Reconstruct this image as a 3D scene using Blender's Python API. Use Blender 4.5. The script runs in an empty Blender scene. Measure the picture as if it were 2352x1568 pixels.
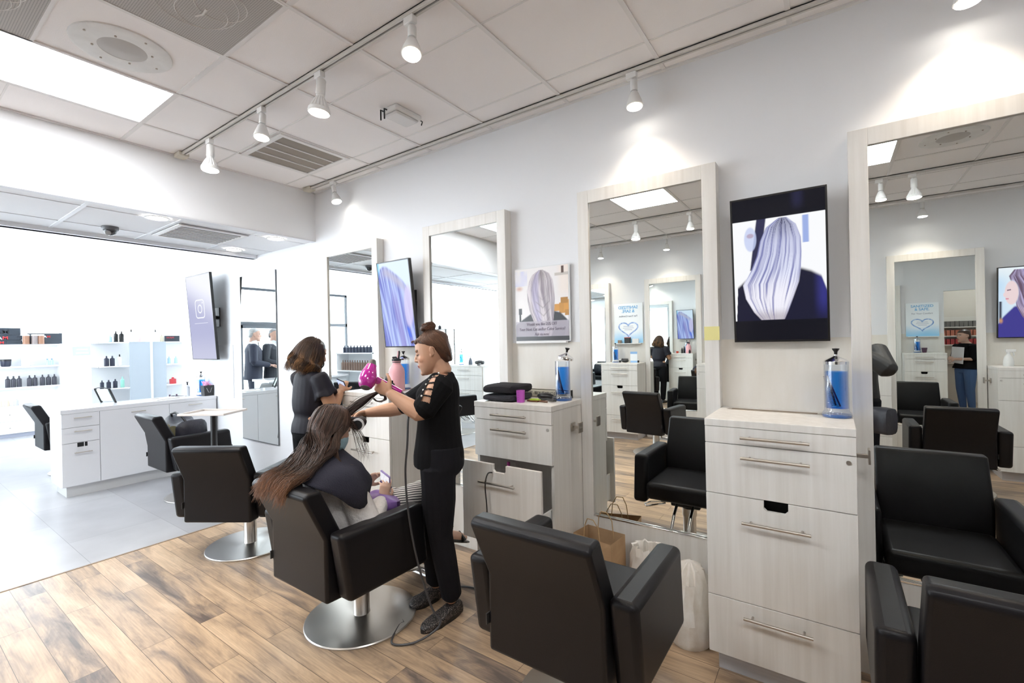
import bpy, math, random
import numpy as np
from mathutils import Vector, Matrix
random.seed(7); RNG = np.random.default_rng(11)
SC = bpy.context.scene; COL = SC.collection
PI = math.pi
def V(*a): return Vector(a)

# ---------------------------------------------------------------- materials
MATS = {}
def mat(name, col, rough=.5, metal=0., bump=0, bscale=200, spec=.5, emit=None, estr=0, coat=0, trans=0):
    if name in MATS: return MATS[name]
    m = bpy.data.materials.new(name); m.use_nodes = True; nt = m.node_tree
    b = nt.nodes['Principled BSDF']
    b.inputs['Base Color'].default_value = (*col, 1); b.inputs['Roughness'].default_value = rough
    b.inputs['Metallic'].default_value = metal; b.inputs['Specular IOR Level'].default_value = spec
    b.inputs['Coat Weight'].default_value = coat
    if emit: b.inputs['Emission Color'].default_value = (*emit, 1); b.inputs['Emission Strength'].default_value = estr
    if trans: b.inputs['Transmission Weight'].default_value = trans
    if bump:
        n = nt.nodes.new('ShaderNodeTexNoise'); n.inputs['Scale'].default_value = bscale; n.inputs['Detail'].default_value = 3
        t = nt.nodes.new('ShaderNodeTexCoord'); nt.links.new(t.outputs['Object'], n.inputs['Vector'])
        u = nt.nodes.new('ShaderNodeBump'); u.inputs['Strength'].default_value = bump; u.inputs['Distance'].default_value = .004
        nt.links.new(n.outputs['Fac'], u.inputs['Height']); nt.links.new(u.outputs['Normal'], b.inputs['Normal'])
    MATS[name] = m; return m
def nodes(m): return m.node_tree.nodes, m.node_tree.links, m.node_tree.nodes['Principled BSDF']
def streak(name, c1, c2, scale, rough=.4, spec=.5, lo=.3, hi=.7, bump=0):
    """streaky noise between two colours, object coordinates"""
    m = mat(name, c1, rough, spec=spec); N, L, b = nodes(m)
    t = N.new('ShaderNodeTexCoord'); mp = N.new('ShaderNodeMapping'); mp.inputs['Scale'].default_value = scale
    L.new(t.outputs['Object'], mp.inputs['Vector'])
    n = N.new('ShaderNodeTexNoise'); n.inputs['Scale'].default_value = 1; n.inputs['Detail'].default_value = 5; n.inputs['Roughness'].default_value = .6
    L.new(mp.outputs[0], n.inputs['Vector'])
    r = N.new('ShaderNodeValToRGB'); r.color_ramp.elements[0].position = lo; r.color_ramp.elements[1].position = hi
    r.color_ramp.elements[0].color = (*c1, 1); r.color_ramp.elements[1].color = (*c2, 1)
    L.new(n.outputs['Fac'], r.inputs[0]); L.new(r.outputs[0], b.inputs['Base Color'])
    if bump:
        u = N.new('ShaderNodeBump'); u.inputs['Strength'].default_value = bump; u.inputs['Distance'].default_value = .003
        L.new(n.outputs['Fac'], u.inputs['Height']); L.new(u.outputs['Normal'], b.inputs['Normal'])
    return m
def attr_mat(name, rough=.5, spec=.5, bump=0, bscale=(300, 300, 300), sheen=0):
    m = mat(name, (.5, .5, .5), rough, spec=spec); N, L, b = nodes(m)
    a = N.new('ShaderNodeAttribute'); a.attribute_name = 'Col'; L.new(a.outputs['Color'], b.inputs['Base Color'])
    if bump:
        t = N.new('ShaderNodeTexCoord'); mp = N.new('ShaderNodeMapping'); mp.inputs['Scale'].default_value = bscale
        L.new(t.outputs['Object'], mp.inputs['Vector'])
        n = N.new('ShaderNodeTexNoise'); n.inputs['Scale'].default_value = 1; n.inputs['Detail'].default_value = 2; L.new(mp.outputs[0], n.inputs['Vector'])
        u = N.new('ShaderNodeBump'); u.inputs['Strength'].default_value = bump; u.inputs['Distance'].default_value = .003
        L.new(n.outputs['Fac'], u.inputs['Height']); L.new(u.outputs['Normal'], b.inputs['Normal'])
    return m
def screen_mat(name, strength, spec=.12):
    m = bpy.data.materials.new(name); m.use_nodes = True; N = m.node_tree.nodes; L = m.node_tree.links; b = N['Principled BSDF']
    b.inputs['Base Color'].default_value = (.01, .01, .012, 1); b.inputs['Roughness'].default_value = .12; b.inputs['Specular IOR Level'].default_value = spec
    a = N.new('ShaderNodeAttribute'); a.attribute_name = 'Col'; L.new(a.outputs['Color'], b.inputs['Emission Color'])
    b.inputs['Emission Strength'].default_value = strength; return m
def thin_glass(name, tint=(1, 1, 1), gl=.08, rough=.0):
    m = bpy.data.materials.new(name); m.use_nodes = True; N = m.node_tree.nodes; L = m.node_tree.links
    N.remove(N['Principled BSDF']); o = N['Material Output']
    tr = N.new('ShaderNodeBsdfTransparent'); tr.inputs[0].default_value = (*tint, 1)
    g = N.new('ShaderNodeBsdfGlossy'); g.inputs['Roughness'].default_value = rough
    mx = N.new('ShaderNodeMixShader'); fr = N.new('ShaderNodeLayerWeight'); fr.inputs['Blend'].default_value = gl
    L.new(fr.outputs['Facing'], mx.inputs[0]); L.new(tr.outputs[0], mx.inputs[1]); L.new(g.outputs[0], mx.inputs[2]); L.new(mx.outputs[0], o.inputs[0])
    return m

# ---------------------------------------------------------------- geometry accumulator
class G:
    def __init__(s): s.v = []; s.f = []
    def _a(s, vs, fs):
        k = len(s.v); s.v += [tuple(p) for p in vs]; s.f += [tuple(i + k for i in f) for f in fs]; return s
    def box(s, x0, x1, y0, y1, z0, z1):
        vs = [(x, y, z) for x in (x0, x1) for y in (y0, y1) for z in (z0, z1)]
        return s._a(vs, [(0, 1, 3, 2), (4, 6, 7, 5), (0, 4, 5, 1), (2, 3, 7, 6), (0, 2, 6, 4), (1, 5, 7, 3)])
    def hexa(s, p):  # 8 corners: bottom 4 ccw, top 4 ccw
        return s._a(p, [(3, 2, 1, 0), (4, 5, 6, 7), (0, 1, 5, 4), (1, 2, 6, 5), (2, 3, 7, 6), (3, 0, 4, 7)])
    def rings(s, R, cap=True):
        n = len(R[0]); vs = [p for r in R for p in r]; fs = []
        for i in range(len(R) - 1):
            for j in range(n):
                a = i * n + j; b = i * n + (j + 1) % n; fs.append((a, b, b + n, a + n))
        if cap: fs.append(tuple(range(n))[::-1]); fs.append(tuple(range((len(R) - 1) * n, len(R) * n)))
        return s._a(vs, fs)
    def tube(s, pts, r, n=8, cap=True):
        pts = [Vector(p) for p in pts]; R = []; up = None
        for i, p in enumerate(pts):
            t = (pts[min(i + 1, len(pts) - 1)] - pts[max(i - 1, 0)]).normalized()
            if up is None: up = Vector((0, 0, 1)) if abs(t.z) < .9 else Vector((1, 0, 0))
            a = t.cross(up); a = a.normalized() if a.length > 1e-6 else t.orthogonal().normalized(); b = a.cross(t); up = b
            rr = r[i] if isinstance(r, (list, tuple)) else r
            R.append([p + (a * math.cos(2 * PI * k / n) + b * math.sin(2 * PI * k / n)) * rr for k in range(n)])
        return s.rings(R, cap)
    def cyl(s, p0, p1, r0, r1=None, n=20): return s.tube([p0, p1], [r0, r0 if r1 is None else r1], n)
    def lathe(s, prof, c=(0, 0, 0), n=24, cap=True):
        R = [[(c[0] + r * math.cos(2 * PI * k / n), c[1] + r * math.sin(2 * PI * k / n), c[2] + z) for k in range(n)] for r, z in prof]
        return s.rings(R, cap)
    def prism(s, poly, axis, lo, hi):
        f = {'x': lambda a, b, t: (t, a, b), 'y': lambda a, b, t: (a, t, b), 'z': lambda a, b, t: (a, b, t)}[axis]
        return s.rings([[f(a, b, lo) for a, b in poly], [f(a, b, hi) for a, b in poly]])
    def ell(s, c, r, n=16, m=10, M=None):
        R = []
        for i in range(m + 1):
            th = PI * (i + .02) / (m + .04); ring = []
            for k in range(n):
                p = Vector((r[0] * math.sin(th) * math.cos(2 * PI * k / n), r[1] * math.sin(th) * math.sin(2 * PI * k / n), -r[2] * math.cos(th)))
                if M: p = M @ p
                ring.append(Vector(c) + p)
            R.append(ring)
        return s.rings(R)
    def quad(s, a, b, c, d): return s._a([a, b, c, d], [(0, 1, 2, 3)])
    def grid(s, x0, x1, y0, y1, z): return s._a([(x0, y0, z), (x1, y0, z), (x1, y1, z), (x0, y1, z)], [(0, 1, 2, 3)])
    def mesh(s, name):
        me = bpy.data.meshes.new(name); me.from_pydata(s.v, [], s.f); me.update(); return me
    def build(s, name, m=None, parent=None, bevel=0, seg=2, smooth=True, loc=(0, 0, 0), rot=(0, 0, 0), fixn=True):
        me = s.mesh(name)
        if fixn:
            import bmesh
            bm = bmesh.new(); bm.from_mesh(me); bmesh.ops.recalc_face_normals(bm, faces=bm.faces); bm.to_mesh(me); bm.free()
        return link(name, me, m, parent, bevel, seg, smooth, loc, rot)
def link(name, me, m=None, parent=None, bevel=0, seg=2, smooth=True, loc=(0, 0, 0), rot=(0, 0, 0)):
    o = bpy.data.objects.new(name, me); COL.objects.link(o)
    if m: me.materials.append(m)
    if smooth:
        me.polygons.foreach_set('use_smooth', [True] * len(me.polygons)); me.set_sharp_from_angle(angle=math.radians(38))
    if bevel:
        b = o.modifiers.new('b', 'BEVEL'); b.width = bevel; b.segments = seg; b.limit_method = 'ANGLE'; b.angle_limit = math.radians(40); b.harden_normals = False
    o.location = loc; o.rotation_euler = rot
    if parent: o.parent = parent
    return o
def tag(o, label, cat, group=None, kind=None):
    o['label'] = label; o['category'] = cat
    if group: o['group'] = group
    if kind: o['kind'] = kind
    return o
def thing(name, label, cat, loc=(0, 0, 0), rz=0, group=None):
    o = bpy.data.objects.new(name, None); COL.objects.link(o); o.empty_display_size = .05
    o.location = loc; o.rotation_euler = (0, 0, rz); return tag(o, label, cat, group)
def struct(name, g, m, **k):
    o = g.build(name, m, **k) if isinstance(g, G) else link(name, g, m, **k); o['kind'] = 'structure'; return o
def dup(root, loc=None, rz=None, label=None, group=None, parent=None):
    r = root.copy(); COL.objects.link(r); r.parent = parent
    if loc is not None: r.location = loc
    if rz is not None: r.rotation_euler = (0, 0, rz)
    if label: r['label'] = label
    if group: r['group'] = group
    for c in list(root.children): dup(c, parent=r)
    return r
FONT_CACHE = {}
def text(name, body, size, m, parent, loc, rot=(PI / 2, 0, 0), align='CENTER', ext=.0006, sx=1, bold=0):
    cu = bpy.data.curves.new(name, 'FONT'); cu.body = body; cu.size = size; cu.align_x = align; cu.extrude = ext; cu.space_line = .9; cu.offset = bold
    o = bpy.data.objects.new('tmp_text', cu); COL.objects.link(o)
    me = bpy.data.meshes.new_from_object(o.evaluated_get(bpy.context.evaluated_depsgraph_get()))
    bpy.data.objects.remove(o); bpy.data.curves.remove(cu); me.name = name
    for v in me.vertices: v.co.x *= sx
    return link(name, me, m, parent, smooth=False, loc=loc, rot=rot)
def setcol(me, cols):
    a = me.color_attributes.new('Col', 'FLOAT_COLOR', 'POINT')
    c = np.ones((len(me.vertices), 4), np.float32); c[:, :3] = cols; a.data.foreach_set('color', c.ravel())
def picture(name, w, h, nx, ny, fn, m, parent, loc=(0, 0, 0), y=0.0):
    """a flat sheet in the x-z plane facing -y, coloured by fn(u,v)->rgb"""
    u, v = np.meshgrid(np.linspace(0, 1, nx), np.linspace(0, 1, ny))
    co = np.stack([(u * w).ravel(), np.full(u.size, y), (v * h).ravel()], 1)
    idx = np.arange(nx * ny).reshape(ny, nx)
    f = np.stack([idx[:-1, :-1].ravel(), idx[:-1, 1:].ravel(), idx[1:, 1:].ravel(), idx[1:, :-1].ravel()], 1)
    me = bpy.data.meshes.new(name); me.from_pydata(co.tolist(), [], f.tolist()); me.update()
    setcol(me, fn(u.ravel(), v.ravel())); return link(name, me, m, parent, smooth=False, loc=loc)
def lerp(a, b, t): return a + (b - a) * t
def ss(a, b, x): t = np.clip((x - a) / (b - a), 0, 1); return t * t * (3 - 2 * t)
def vnoise(x, y, seed=0):
    xi = np.floor(x).astype(int); yi = np.floor(y).astype(int); fx = x - xi; fy = y - yi
    def h(a, b):
        n = np.sin(a * 127.1 + b * 311.7 + seed * 74.7) * 43758.5453; return n - np.floor(n)
    fx = fx * fx * (3 - 2 * fx); fy = fy * fy * (3 - 2 * fy)
    return (h(xi, yi) * (1 - fx) + h(xi + 1, yi) * fx) * (1 - fy) + (h(xi, yi + 1) * (1 - fx) + h(xi + 1, yi + 1) * fx) * fy

# ---------------------------------------------------------------- shared materials
WOODW = streak('whitewashed_wood', (.70, .675, .63), (.83, .815, .785), (30, 30, 1.2), rough=.38, lo=.25, hi=.75)
WOODG = streak('plinth_laminate', (.48, .48, .50), (.60, .60, .62), (2, 2, 60), rough=.35)
PAINT = mat('white_wall_paint', (.80, .81, .83), .65, bump=.05, bscale=60)
PAINTW = mat('bright_white_paint', (.86, .87, .88), .6)
GLOSSW = mat('white_gloss_laminate', (.83, .83, .85), .16, coat=.3)
STEEL = mat('brushed_steel', (.62, .60, .57), .3, 1)
SATIN = mat('satin_nickel', (.55, .51, .46), .34, 1)
CHROME = mat('chrome', (.8, .8, .8), .08, 1)
LEATHER = mat('black_leather', (.0075, .007, .0085), .38, bump=.12, bscale=420, spec=.24)
BLACK = mat('black_plastic', (.012, .012, .013), .35)
BLACKM = mat('black_matte', (.008, .008, .009), .7)
WHITEP = mat('white_plastic', (.80, .80, .79), .35)
LAMP = mat('lamp_glow', (1, 1, 1), .5, emit=(1, .93, .82), estr=14)
MIRROR = mat('mirror_silver', (.86, .90, .89), .0, 1)
# ================================================================ THE SHELL
H = 3.05; YO = -4.56           # ceiling height, opposite wall
# --- floors
def wood_floor():
    m = mat('plank_floor', (.4, .28, .18), .3, spec=.45); N, L, b = nodes(m)
    t = N.new('ShaderNodeTexCoord')
    br = N.new('ShaderNodeTexBrick'); br.offset = .37; br.inputs['Scale'].default_value = 1; br.inputs['Brick Width'].default_value = 1.22
    br.inputs['Row Height'].default_value = .132; br.inputs['Mortar Size'].default_value = .0012; br.inputs['Mortar Smooth'].default_value = .0
    br.inputs['Color1'].default_value = (0, 0, 0, 1); br.inputs['Color2'].default_value = (1, 1, 1, 1); br.inputs['Mortar'].default_value = (.5, .5, .5, 1)
    br.inputs['Bias'].default_value = 0
    L.new(t.outputs['Object'], br.inputs['Vector'])
    bw = N.new('ShaderNodeRGBToBW'); L.new(br.outputs['Color'], bw.inputs[0])
    # grain offset per plank
    mp = N.new('ShaderNodeMapping'); mp.inputs['Scale'].default_value = (1.3, 7, 1); L.new(t.outputs['Object'], mp.inputs['Vector'])
    sc = N.new('ShaderNodeMath'); sc.operation = 'MULTIPLY'; sc.inputs[1].default_value = 37; L.new(bw.outputs[0], sc.inputs[0])
    cb = N.new('ShaderNodeCombineXYZ'); L.new(sc.outputs[0], cb.inputs[2]); L.new(sc.outputs[0], cb.inputs[0])
    ad = N.new('ShaderNodeVectorMath'); L.new(mp.outputs[0], ad.inputs[0]); L.new(cb.outputs[0], ad.inputs[1])
    n1 = N.new('ShaderNodeTexNoise'); n1.inputs['Scale'].default_value = 1.7; n1.inputs['Detail'].default_value = 6; n1.inputs['Roughness'].default_value = .62; n1.inputs['Distortion'].default_value = .6
    L.new(ad.outputs[0], n1.inputs['Vector'])
    r1 = N.new('ShaderNodeValToRGB'); e = r1.color_ramp.elements
    e[0].position = .27; e[0].color = (.135, .105, .090, 1); e[1].position = .74; e[1].color = (.62, .46, .31, 1)
    for p, c in ((.38, (.25, .187, .145, 1)), (.48, (.39, .28, .19, 1)), (.6, (.51, .365, .24, 1))):
        x = e.new(p); x.color = c
    shift = N.new('ShaderNodeMath'); shift.operation = 'MULTIPLY_ADD'; shift.inputs[1].default_value = .26; L.new(bw.outputs[0], shift.inputs[0])
    off = N.new('ShaderNodeMath'); off.operation = 'SUBTRACT'; off.inputs[1].default_value = .12; L.new(n1.outputs['Fac'], off.inputs[0]); L.new(off.outputs[0], shift.inputs[2])
    L.new(shift.outputs[0], r1.inputs[0])
    mp2 = N.new('ShaderNodeMapping'); mp2.inputs['Scale'].default_value = (4, 130, 1); L.new(t.outputs['Object'], mp2.inputs['Vector'])
    n2 = N.new('ShaderNodeTexNoise'); n2.inputs['Scale'].default_value = 1; n2.inputs['Detail'].default_value = 3; L.new(mp2.outputs[0], n2.inputs['Vector'])
    mr = N.new('ShaderNodeMapRange'); mr.inputs[1].default_value = .3; mr.inputs[2].default_value = .7; mr.inputs[3].default_value = .84; mr.inputs[4].default_value = 1.12
    L.new(n2.outputs['Fac'], mr.inputs[0])
    mx = N.new('ShaderNodeMix'); mx.data_type = 'RGBA'; mx.blend_type = 'MULTIPLY'; mx.inputs[0].default_value = 1
    L.new(r1.outputs[0], mx.inputs[6]); L.new(mr.outputs[0], mx.inputs[7])
    m2 = N.new('ShaderNodeMix'); m2.data_type = 'RGBA'; L.new(br.outputs['Fac'], m2.inputs[0]); L.new(mx.outputs[2], m2.inputs[6]); m2.inputs[7].default_value = (.10, .07, .05, 1)
    L.new(m2.outputs[2], b.inputs['Base Color'])
    u = N.new('ShaderNodeBump'); u.inputs['Strength'].default_value = .12; u.inputs['Distance'].default_value = .002; L.new(n1.outputs['Fac'], u.inputs['Height']); L.new(u.outputs['Normal'], b.inputs['Normal'])
    return m
struct('floor', G().box(-4.35, 3.6, YO, 2.4, -.05, 0), wood_floor(), smooth=False)
def tile_floor():
    m = mat('grey_floor_tile', (.42, .43, .45), .3); N, L, b = nodes(m)
    t = N.new('ShaderNodeTexCoord'); br = N.new('ShaderNodeTexBrick'); br.offset = .5; br.inputs['Scale'].default_value = 1
    br.inputs['Brick Width'].default_value = 1.22; br.inputs['Row Height'].default_value = .61; br.inputs['Mortar Size'].default_value = .0018; br.inputs['Mortar Smooth'].default_value = 0
    br.inputs['Color1'].default_value = (.37, .37, .385, 1); br.inputs['Color2'].default_value = (.44, .44, .45, 1); br.inputs['Mortar'].default_value = (.25, .25, .26, 1)
    mp = N.new('ShaderNodeMapping'); mp.inputs['Location'].default_value = (.1, -.12, 0); L.new(t.outputs['Object'], mp.inputs['Vector']); L.new(mp.outputs[0], br.inputs['Vector'])
    n = N.new('ShaderNodeTexNoise'); n.inputs['Scale'].default_value = 2.5; n.inputs['Detail'].default_value = 4; L.new(t.outputs['Object'], n.inputs['Vector'])
    mr = N.new('ShaderNodeMapRange'); mr.inputs[1].default_value = .3; mr.inputs[2].default_value = .7; mr.inputs[3].default_value = .9; mr.inputs[4].default_value = 1.1; L.new(n.outputs['Fac'], mr.inputs[0])
    mx = N.new('ShaderNodeMix'); mx.data_type = 'RGBA'; mx.blend_type = 'MULTIPLY'; mx.inputs[0].default_value = 1; L.new(br.outputs['Color'], mx.inputs[6]); L.new(mr.outputs[0], mx.inputs[7])
    L.new(mx.outputs[2], b.inputs['Base Color']); return m
struct('floor_tile', G().box(-12.4, -4.35, -6.2, 2.4, -.05, 0), tile_floor(), smooth=False)
struct('trim_1', G().box(-4.362, -4.345, YO, 0, 0, .003), mat('floor_strip', (.30, .22, .15), .4), smooth=False)

# --- walls
struct('wall_right', G().box(-7.55, 1.70, 0, .12, 0, H), PAINT, smooth=False)
struct('wall_right_end', G().box(2.55, 3.6, 0, .12, 0, H).box(1.70, 2.55, 0, .12, 2.29, H), PAINT, smooth=False)
struct('wall_left', G().box(-4.5, 3.6, YO - .12, YO, 0, H), PAINT, smooth=False)
struct('wall_back', G().box(3.5, 3.62, YO, 2.4, 0, H), PAINT, smooth=False)
# header beam between salon and front soffit, and the soffit ceiling
struct('wall_header', G().box(-4.45, -4.23, YO, 0, 2.57, H), PAINT, smooth=False)
# salon ceiling
TILE = mat('ceiling_tile', (.89, .87, .87), .85, bump=.25, bscale=350)
TBAR = mat('ceiling_tbar', (.76, .75, .745), .5)
struct('ceiling', G().box(-4.45, 3.62, YO, 2.4, H, H + .04), TILE, smooth=False)
g = G(); X0 = -3.805; T = .61
for k in range(-1, 13):
    x = X0 + T * k
    if x > -4.23: g.box(x - .011, x + .011, YO, 0, H - .006, H + .001)
for y in (-.31, -.92, -1.53, -2.14, -2.75, -3.36, -3.97):
    w = .012 if y in (-1.53, -2.75) else .0045
    g.box(-4.23, 3.5, y - w, y + w, H - .0045, H + .001)
g.box(-4.23, 3.5, -.022, 0, H - .01, H).box(-4.23, 3.5, YO, YO + .022, H - .01, H).box(-4.23, -4.21, YO, 0, H - .01, H)
struct('trim_2', g, TBAR, smooth=False)
# soffit (low grid ceiling past the header)
SOFT = mat('soffit_tile', (.82, .83, .85), .8, bump=.2, bscale=300)
struct('ceiling_soffit', G().box(-5.44, -4.449, -6.2, .0, 2.57, 2.60), SOFT, smooth=False)
g = G().box(-5.50, -5.40, -6.2, 0, 2.535, 2.62).box(-5.50, -5.44, -6.2, 0, 2.535, H).box(-4.29, -4.23, -6.2, 0, 2.562, 2.572)
for y in (-.52, -1.12, -1.70, -2.9, -4.1, -5.3): g.box(-5.42, -4.25, y - .013, y + .013, 2.564, 2.572)
for x in (-4.43, -5.07): g.box(x - .004, x + .004, -6.2, 0, 2.566, 2.572)
struct('trim_3', g, mat('soffit_trim', (.74, .75, .78), .5), smooth=False)
# retail front
struct('ceiling_front', G().box(-12.4, -5.44, -6.2, 2.4, H, H + .05), PAINTW, smooth=False)
struct('wall_front_left', G().box(-4.62, -4.5, -6.3, YO, 0, H), PAINTW, smooth=False)
WFR = mat('white_window_frame', (.80, .83, .86), .4); PANE = thin_glass('shopfront_glass', (.97, .98, .98), .03)
g = G().box(-12.3, -4.62, -6.28, -6.22, H - .06, H).box(-12.3, -4.62, -6.28, -6.22, 0, .08)
for x in (-12.3, -10.4, -8.5, -6.6, -4.68): g.box(x, x + .05, -6.272, -6.228, .07, H - .05)
w3 = struct('window_3', g, WFR, smooth=False)
G().box(-12.3, -4.63, -6.255, -6.245, 0, H).build('window_pane', PANE, w3, smooth=False)
struct('wall_front_right', G().box(-12.4, -7.55, 2.3, 2.4, 0, H).box(-7.55, -7.43, .12, 2.4, 0, H), PAINTW, smooth=False)
# marble backsplash on the wall under the front television
MARB = streak('pale_marble', (.78, .80, .83), (.88, .89, .91), (3, 3, 5), rough=.2, lo=.35, hi=.6)
struct('trim_4', G().box(-7.55, -6.02, -.012, 0, .9, 1.55), MARB, smooth=False)
# colour room behind the doorway at the right end
BEIGE = mat('beige_paint', (.62, .56, .49), .7)
struct('wall_colour_room_back', G().box(.9, 3.5, 2.28, 2.4, 0, H), BEIGE, smooth=False)
struct('wall_colour_room_side', G().box(.9, 1.0, .12, 2.28, 0, H), BEIGE, smooth=False)
# glazed shop front
FRAME = mat('dark_window_frame', (.035, .04, .05), .4)
g = G()
for y in (-6.2, -5.1, -3.98, -2.92): g.box(-12.36, -12.30, y, y + .06, 0, H)
g.box(-12.36, -12.30, -6.2, -2.92, H - .06, H).box(-12.36, -12.30, -6.2, -2.92, 0, .08).box(-12.36, -12.30, -6.2, -2.92, 2.08, 2.17)
w1 = struct('window_1', g, FRAME, smooth=False)
G().box(-12.335, -12.325, -6.2, -2.9, 0, H).build('window_pane', PANE, w1, smooth=False)
g = G().box(-12.36, -12.30, -2.9, 2.33, H - .06, H).box(-12.36, -12.30, -2.9, 2.33, 0, .08)
for y in (-1.6, -.39, 1.0, 2.27): g.box(-12.352, -12.308, y, y + .05, .07, H - .05)
w2 = struct('window_2', g, mat('white_window_frame', (.80, .83, .86), .4), smooth=False)
G().box(-12.335, -12.325, -2.9, 2.33, 0, H).build('window_pane', PANE, w2, smooth=False)
# glass door leaf (seen in the mirror behind the two men)
d = struct('door_1', G().box(-12.29, -12.25, -3.92, -3.84, 0, 2.08).box(-12.29, -12.25, -3.0, -2.92, 0, 2.08).box(-12.29, -12.25, -3.92, -2.92, 2.0, 2.08).box(-12.29, -12.25, -3.92, -2.92, 0, .12), FRAME, smooth=False)
G().box(-12.275, -12.265, -3.84, -3.0, .12, 2.0).build('door_pane', PANE, d, smooth=False)
G().tube([(-12.22, -3.78, .9), (-12.22, -3.78, 1.2)], .012).cyl((-12.25, -3.78, .95), (-12.22, -3.78, .95), .008).cyl((-12.25, -3.78, 1.15), (-12.22, -3.78, 1.15), .008).build('door_handle', STEEL, d)
# pavement outside
struct('floor_pavement', G().box(-30, -12.4, -20, 16, -.12, -.02).box(-12.4, 4, -20, -6.3, -.12, -.02), mat('pavement', (.75, .75, .75), .8), smooth=False)

# ================================================================ WALL MIRRORS
def mirror(name, x0, w, label, flip=False, wide=.072):
    """frame with left edge x0 on the station wall; flip puts it on the opposite wall"""
    t = thing('wall_mirror', label, 'mirror', (x0, 0, 0) if not flip else (x0 + w, YO, 0), PI if flip else 0)
    d = -.075
    G().box(0, wide, d, 0, 0, 2.44).box(w - wide, w, d, 0, 0, 2.44).box(wide, w - wide, d, 0, 2.362, 2.44).box(wide, w - wide, d, 0, 0, .447).build('frame', WOODW, t, bevel=.002)
    G().box(wide, w - wide, -.062, -.050, .447, 2.362) .build('mirror_glass', MIRROR, t, smooth=False)
    G().box(wide, w - wide, d - .003, d + .004, .446, .455).build('bottom_trim', CHROME, t, bevel=.002)
    return t
FX = [-4.007 + 1.3595 * i for i in range(4)]; FW = .804
t = thing('wall_mirror', 'frameless wall mirror left of the woman on her phone, showing two men', 'mirror', (-5.80, 0, 0))
G().box(0, .805, -.012, 0, .44, 2.36).build('mirror_glass', MIRROR, t, smooth=False)
G().box(.805, .811, -.014, 0, .434, 2.366).box(0, .805, -.014, 0, .434, .44).build('edge_strip', mat('dark_edge_strip', (.10, .11, .12), .3), t, smooth=False)
mirror('m', FX[0], FW, 'tall whitewashed wall mirror directly behind the woman on her phone')
mirror('m', FX[1], FW, 'tall whitewashed wall mirror behind the stylist, beside the long hair poster')
mirror('m', FX[2], FW, 'tall whitewashed wall mirror with a yellow note stuck on its frame')
mirror('m', FX[3], 1.01, 'tall whitewashed wall mirror at the right, beside the large television')
OX = [-3.79, -2.378, -.92, .542]
for x, l in zip(OX, ('opposite wall mirror left of the sanitized poster, seen in the mirror', 'opposite wall mirror right of the sanitized poster, seen in the mirror', 'opposite wall mirror behind the photographer', 'opposite wall mirror beside the television, seen in the right mirror')):
    mirror('o', x, .827, l, True)
# panels between the frames (pale laminate below, seam at 1.51 m)
g = G()
for a, b in ((FX[0] + FW, FX[1]), (FX[1] + FW, FX[2]), (FX[2] + FW, FX[3]), (FX[3] + 1.01, 1.70)): g.box(a, b, -.012, 0, 0, 1.511)
struct('trim_5', g, streak('cream_laminate', (.74, .70, .63), (.80, .77, .715), (12, 12, 3), rough=.4), smooth=False)
g = G()
for a, b in ((-2.963, -2.378), (-1.551, -.92), (-.093, .542), (1.369, 2.0)): g.box(a, b, YO, YO + .012, 0, 1.511)
struct('trim_6', g, MATS['cream_laminate'], smooth=False)
G().prism([(0, 0), (.075, 0), (.075, .072), (0, .072)], 'y', -.0012, 0).build('sticky_note', mat('yellow_paper', (.80, .74, .32), .7), None, loc=(-.556, -.0755, 1.508), smooth=False)
tag(bpy.data.objects['sticky_note'], 'yellow sticky note on the mirror frame left of the large television', 'note')

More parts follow.
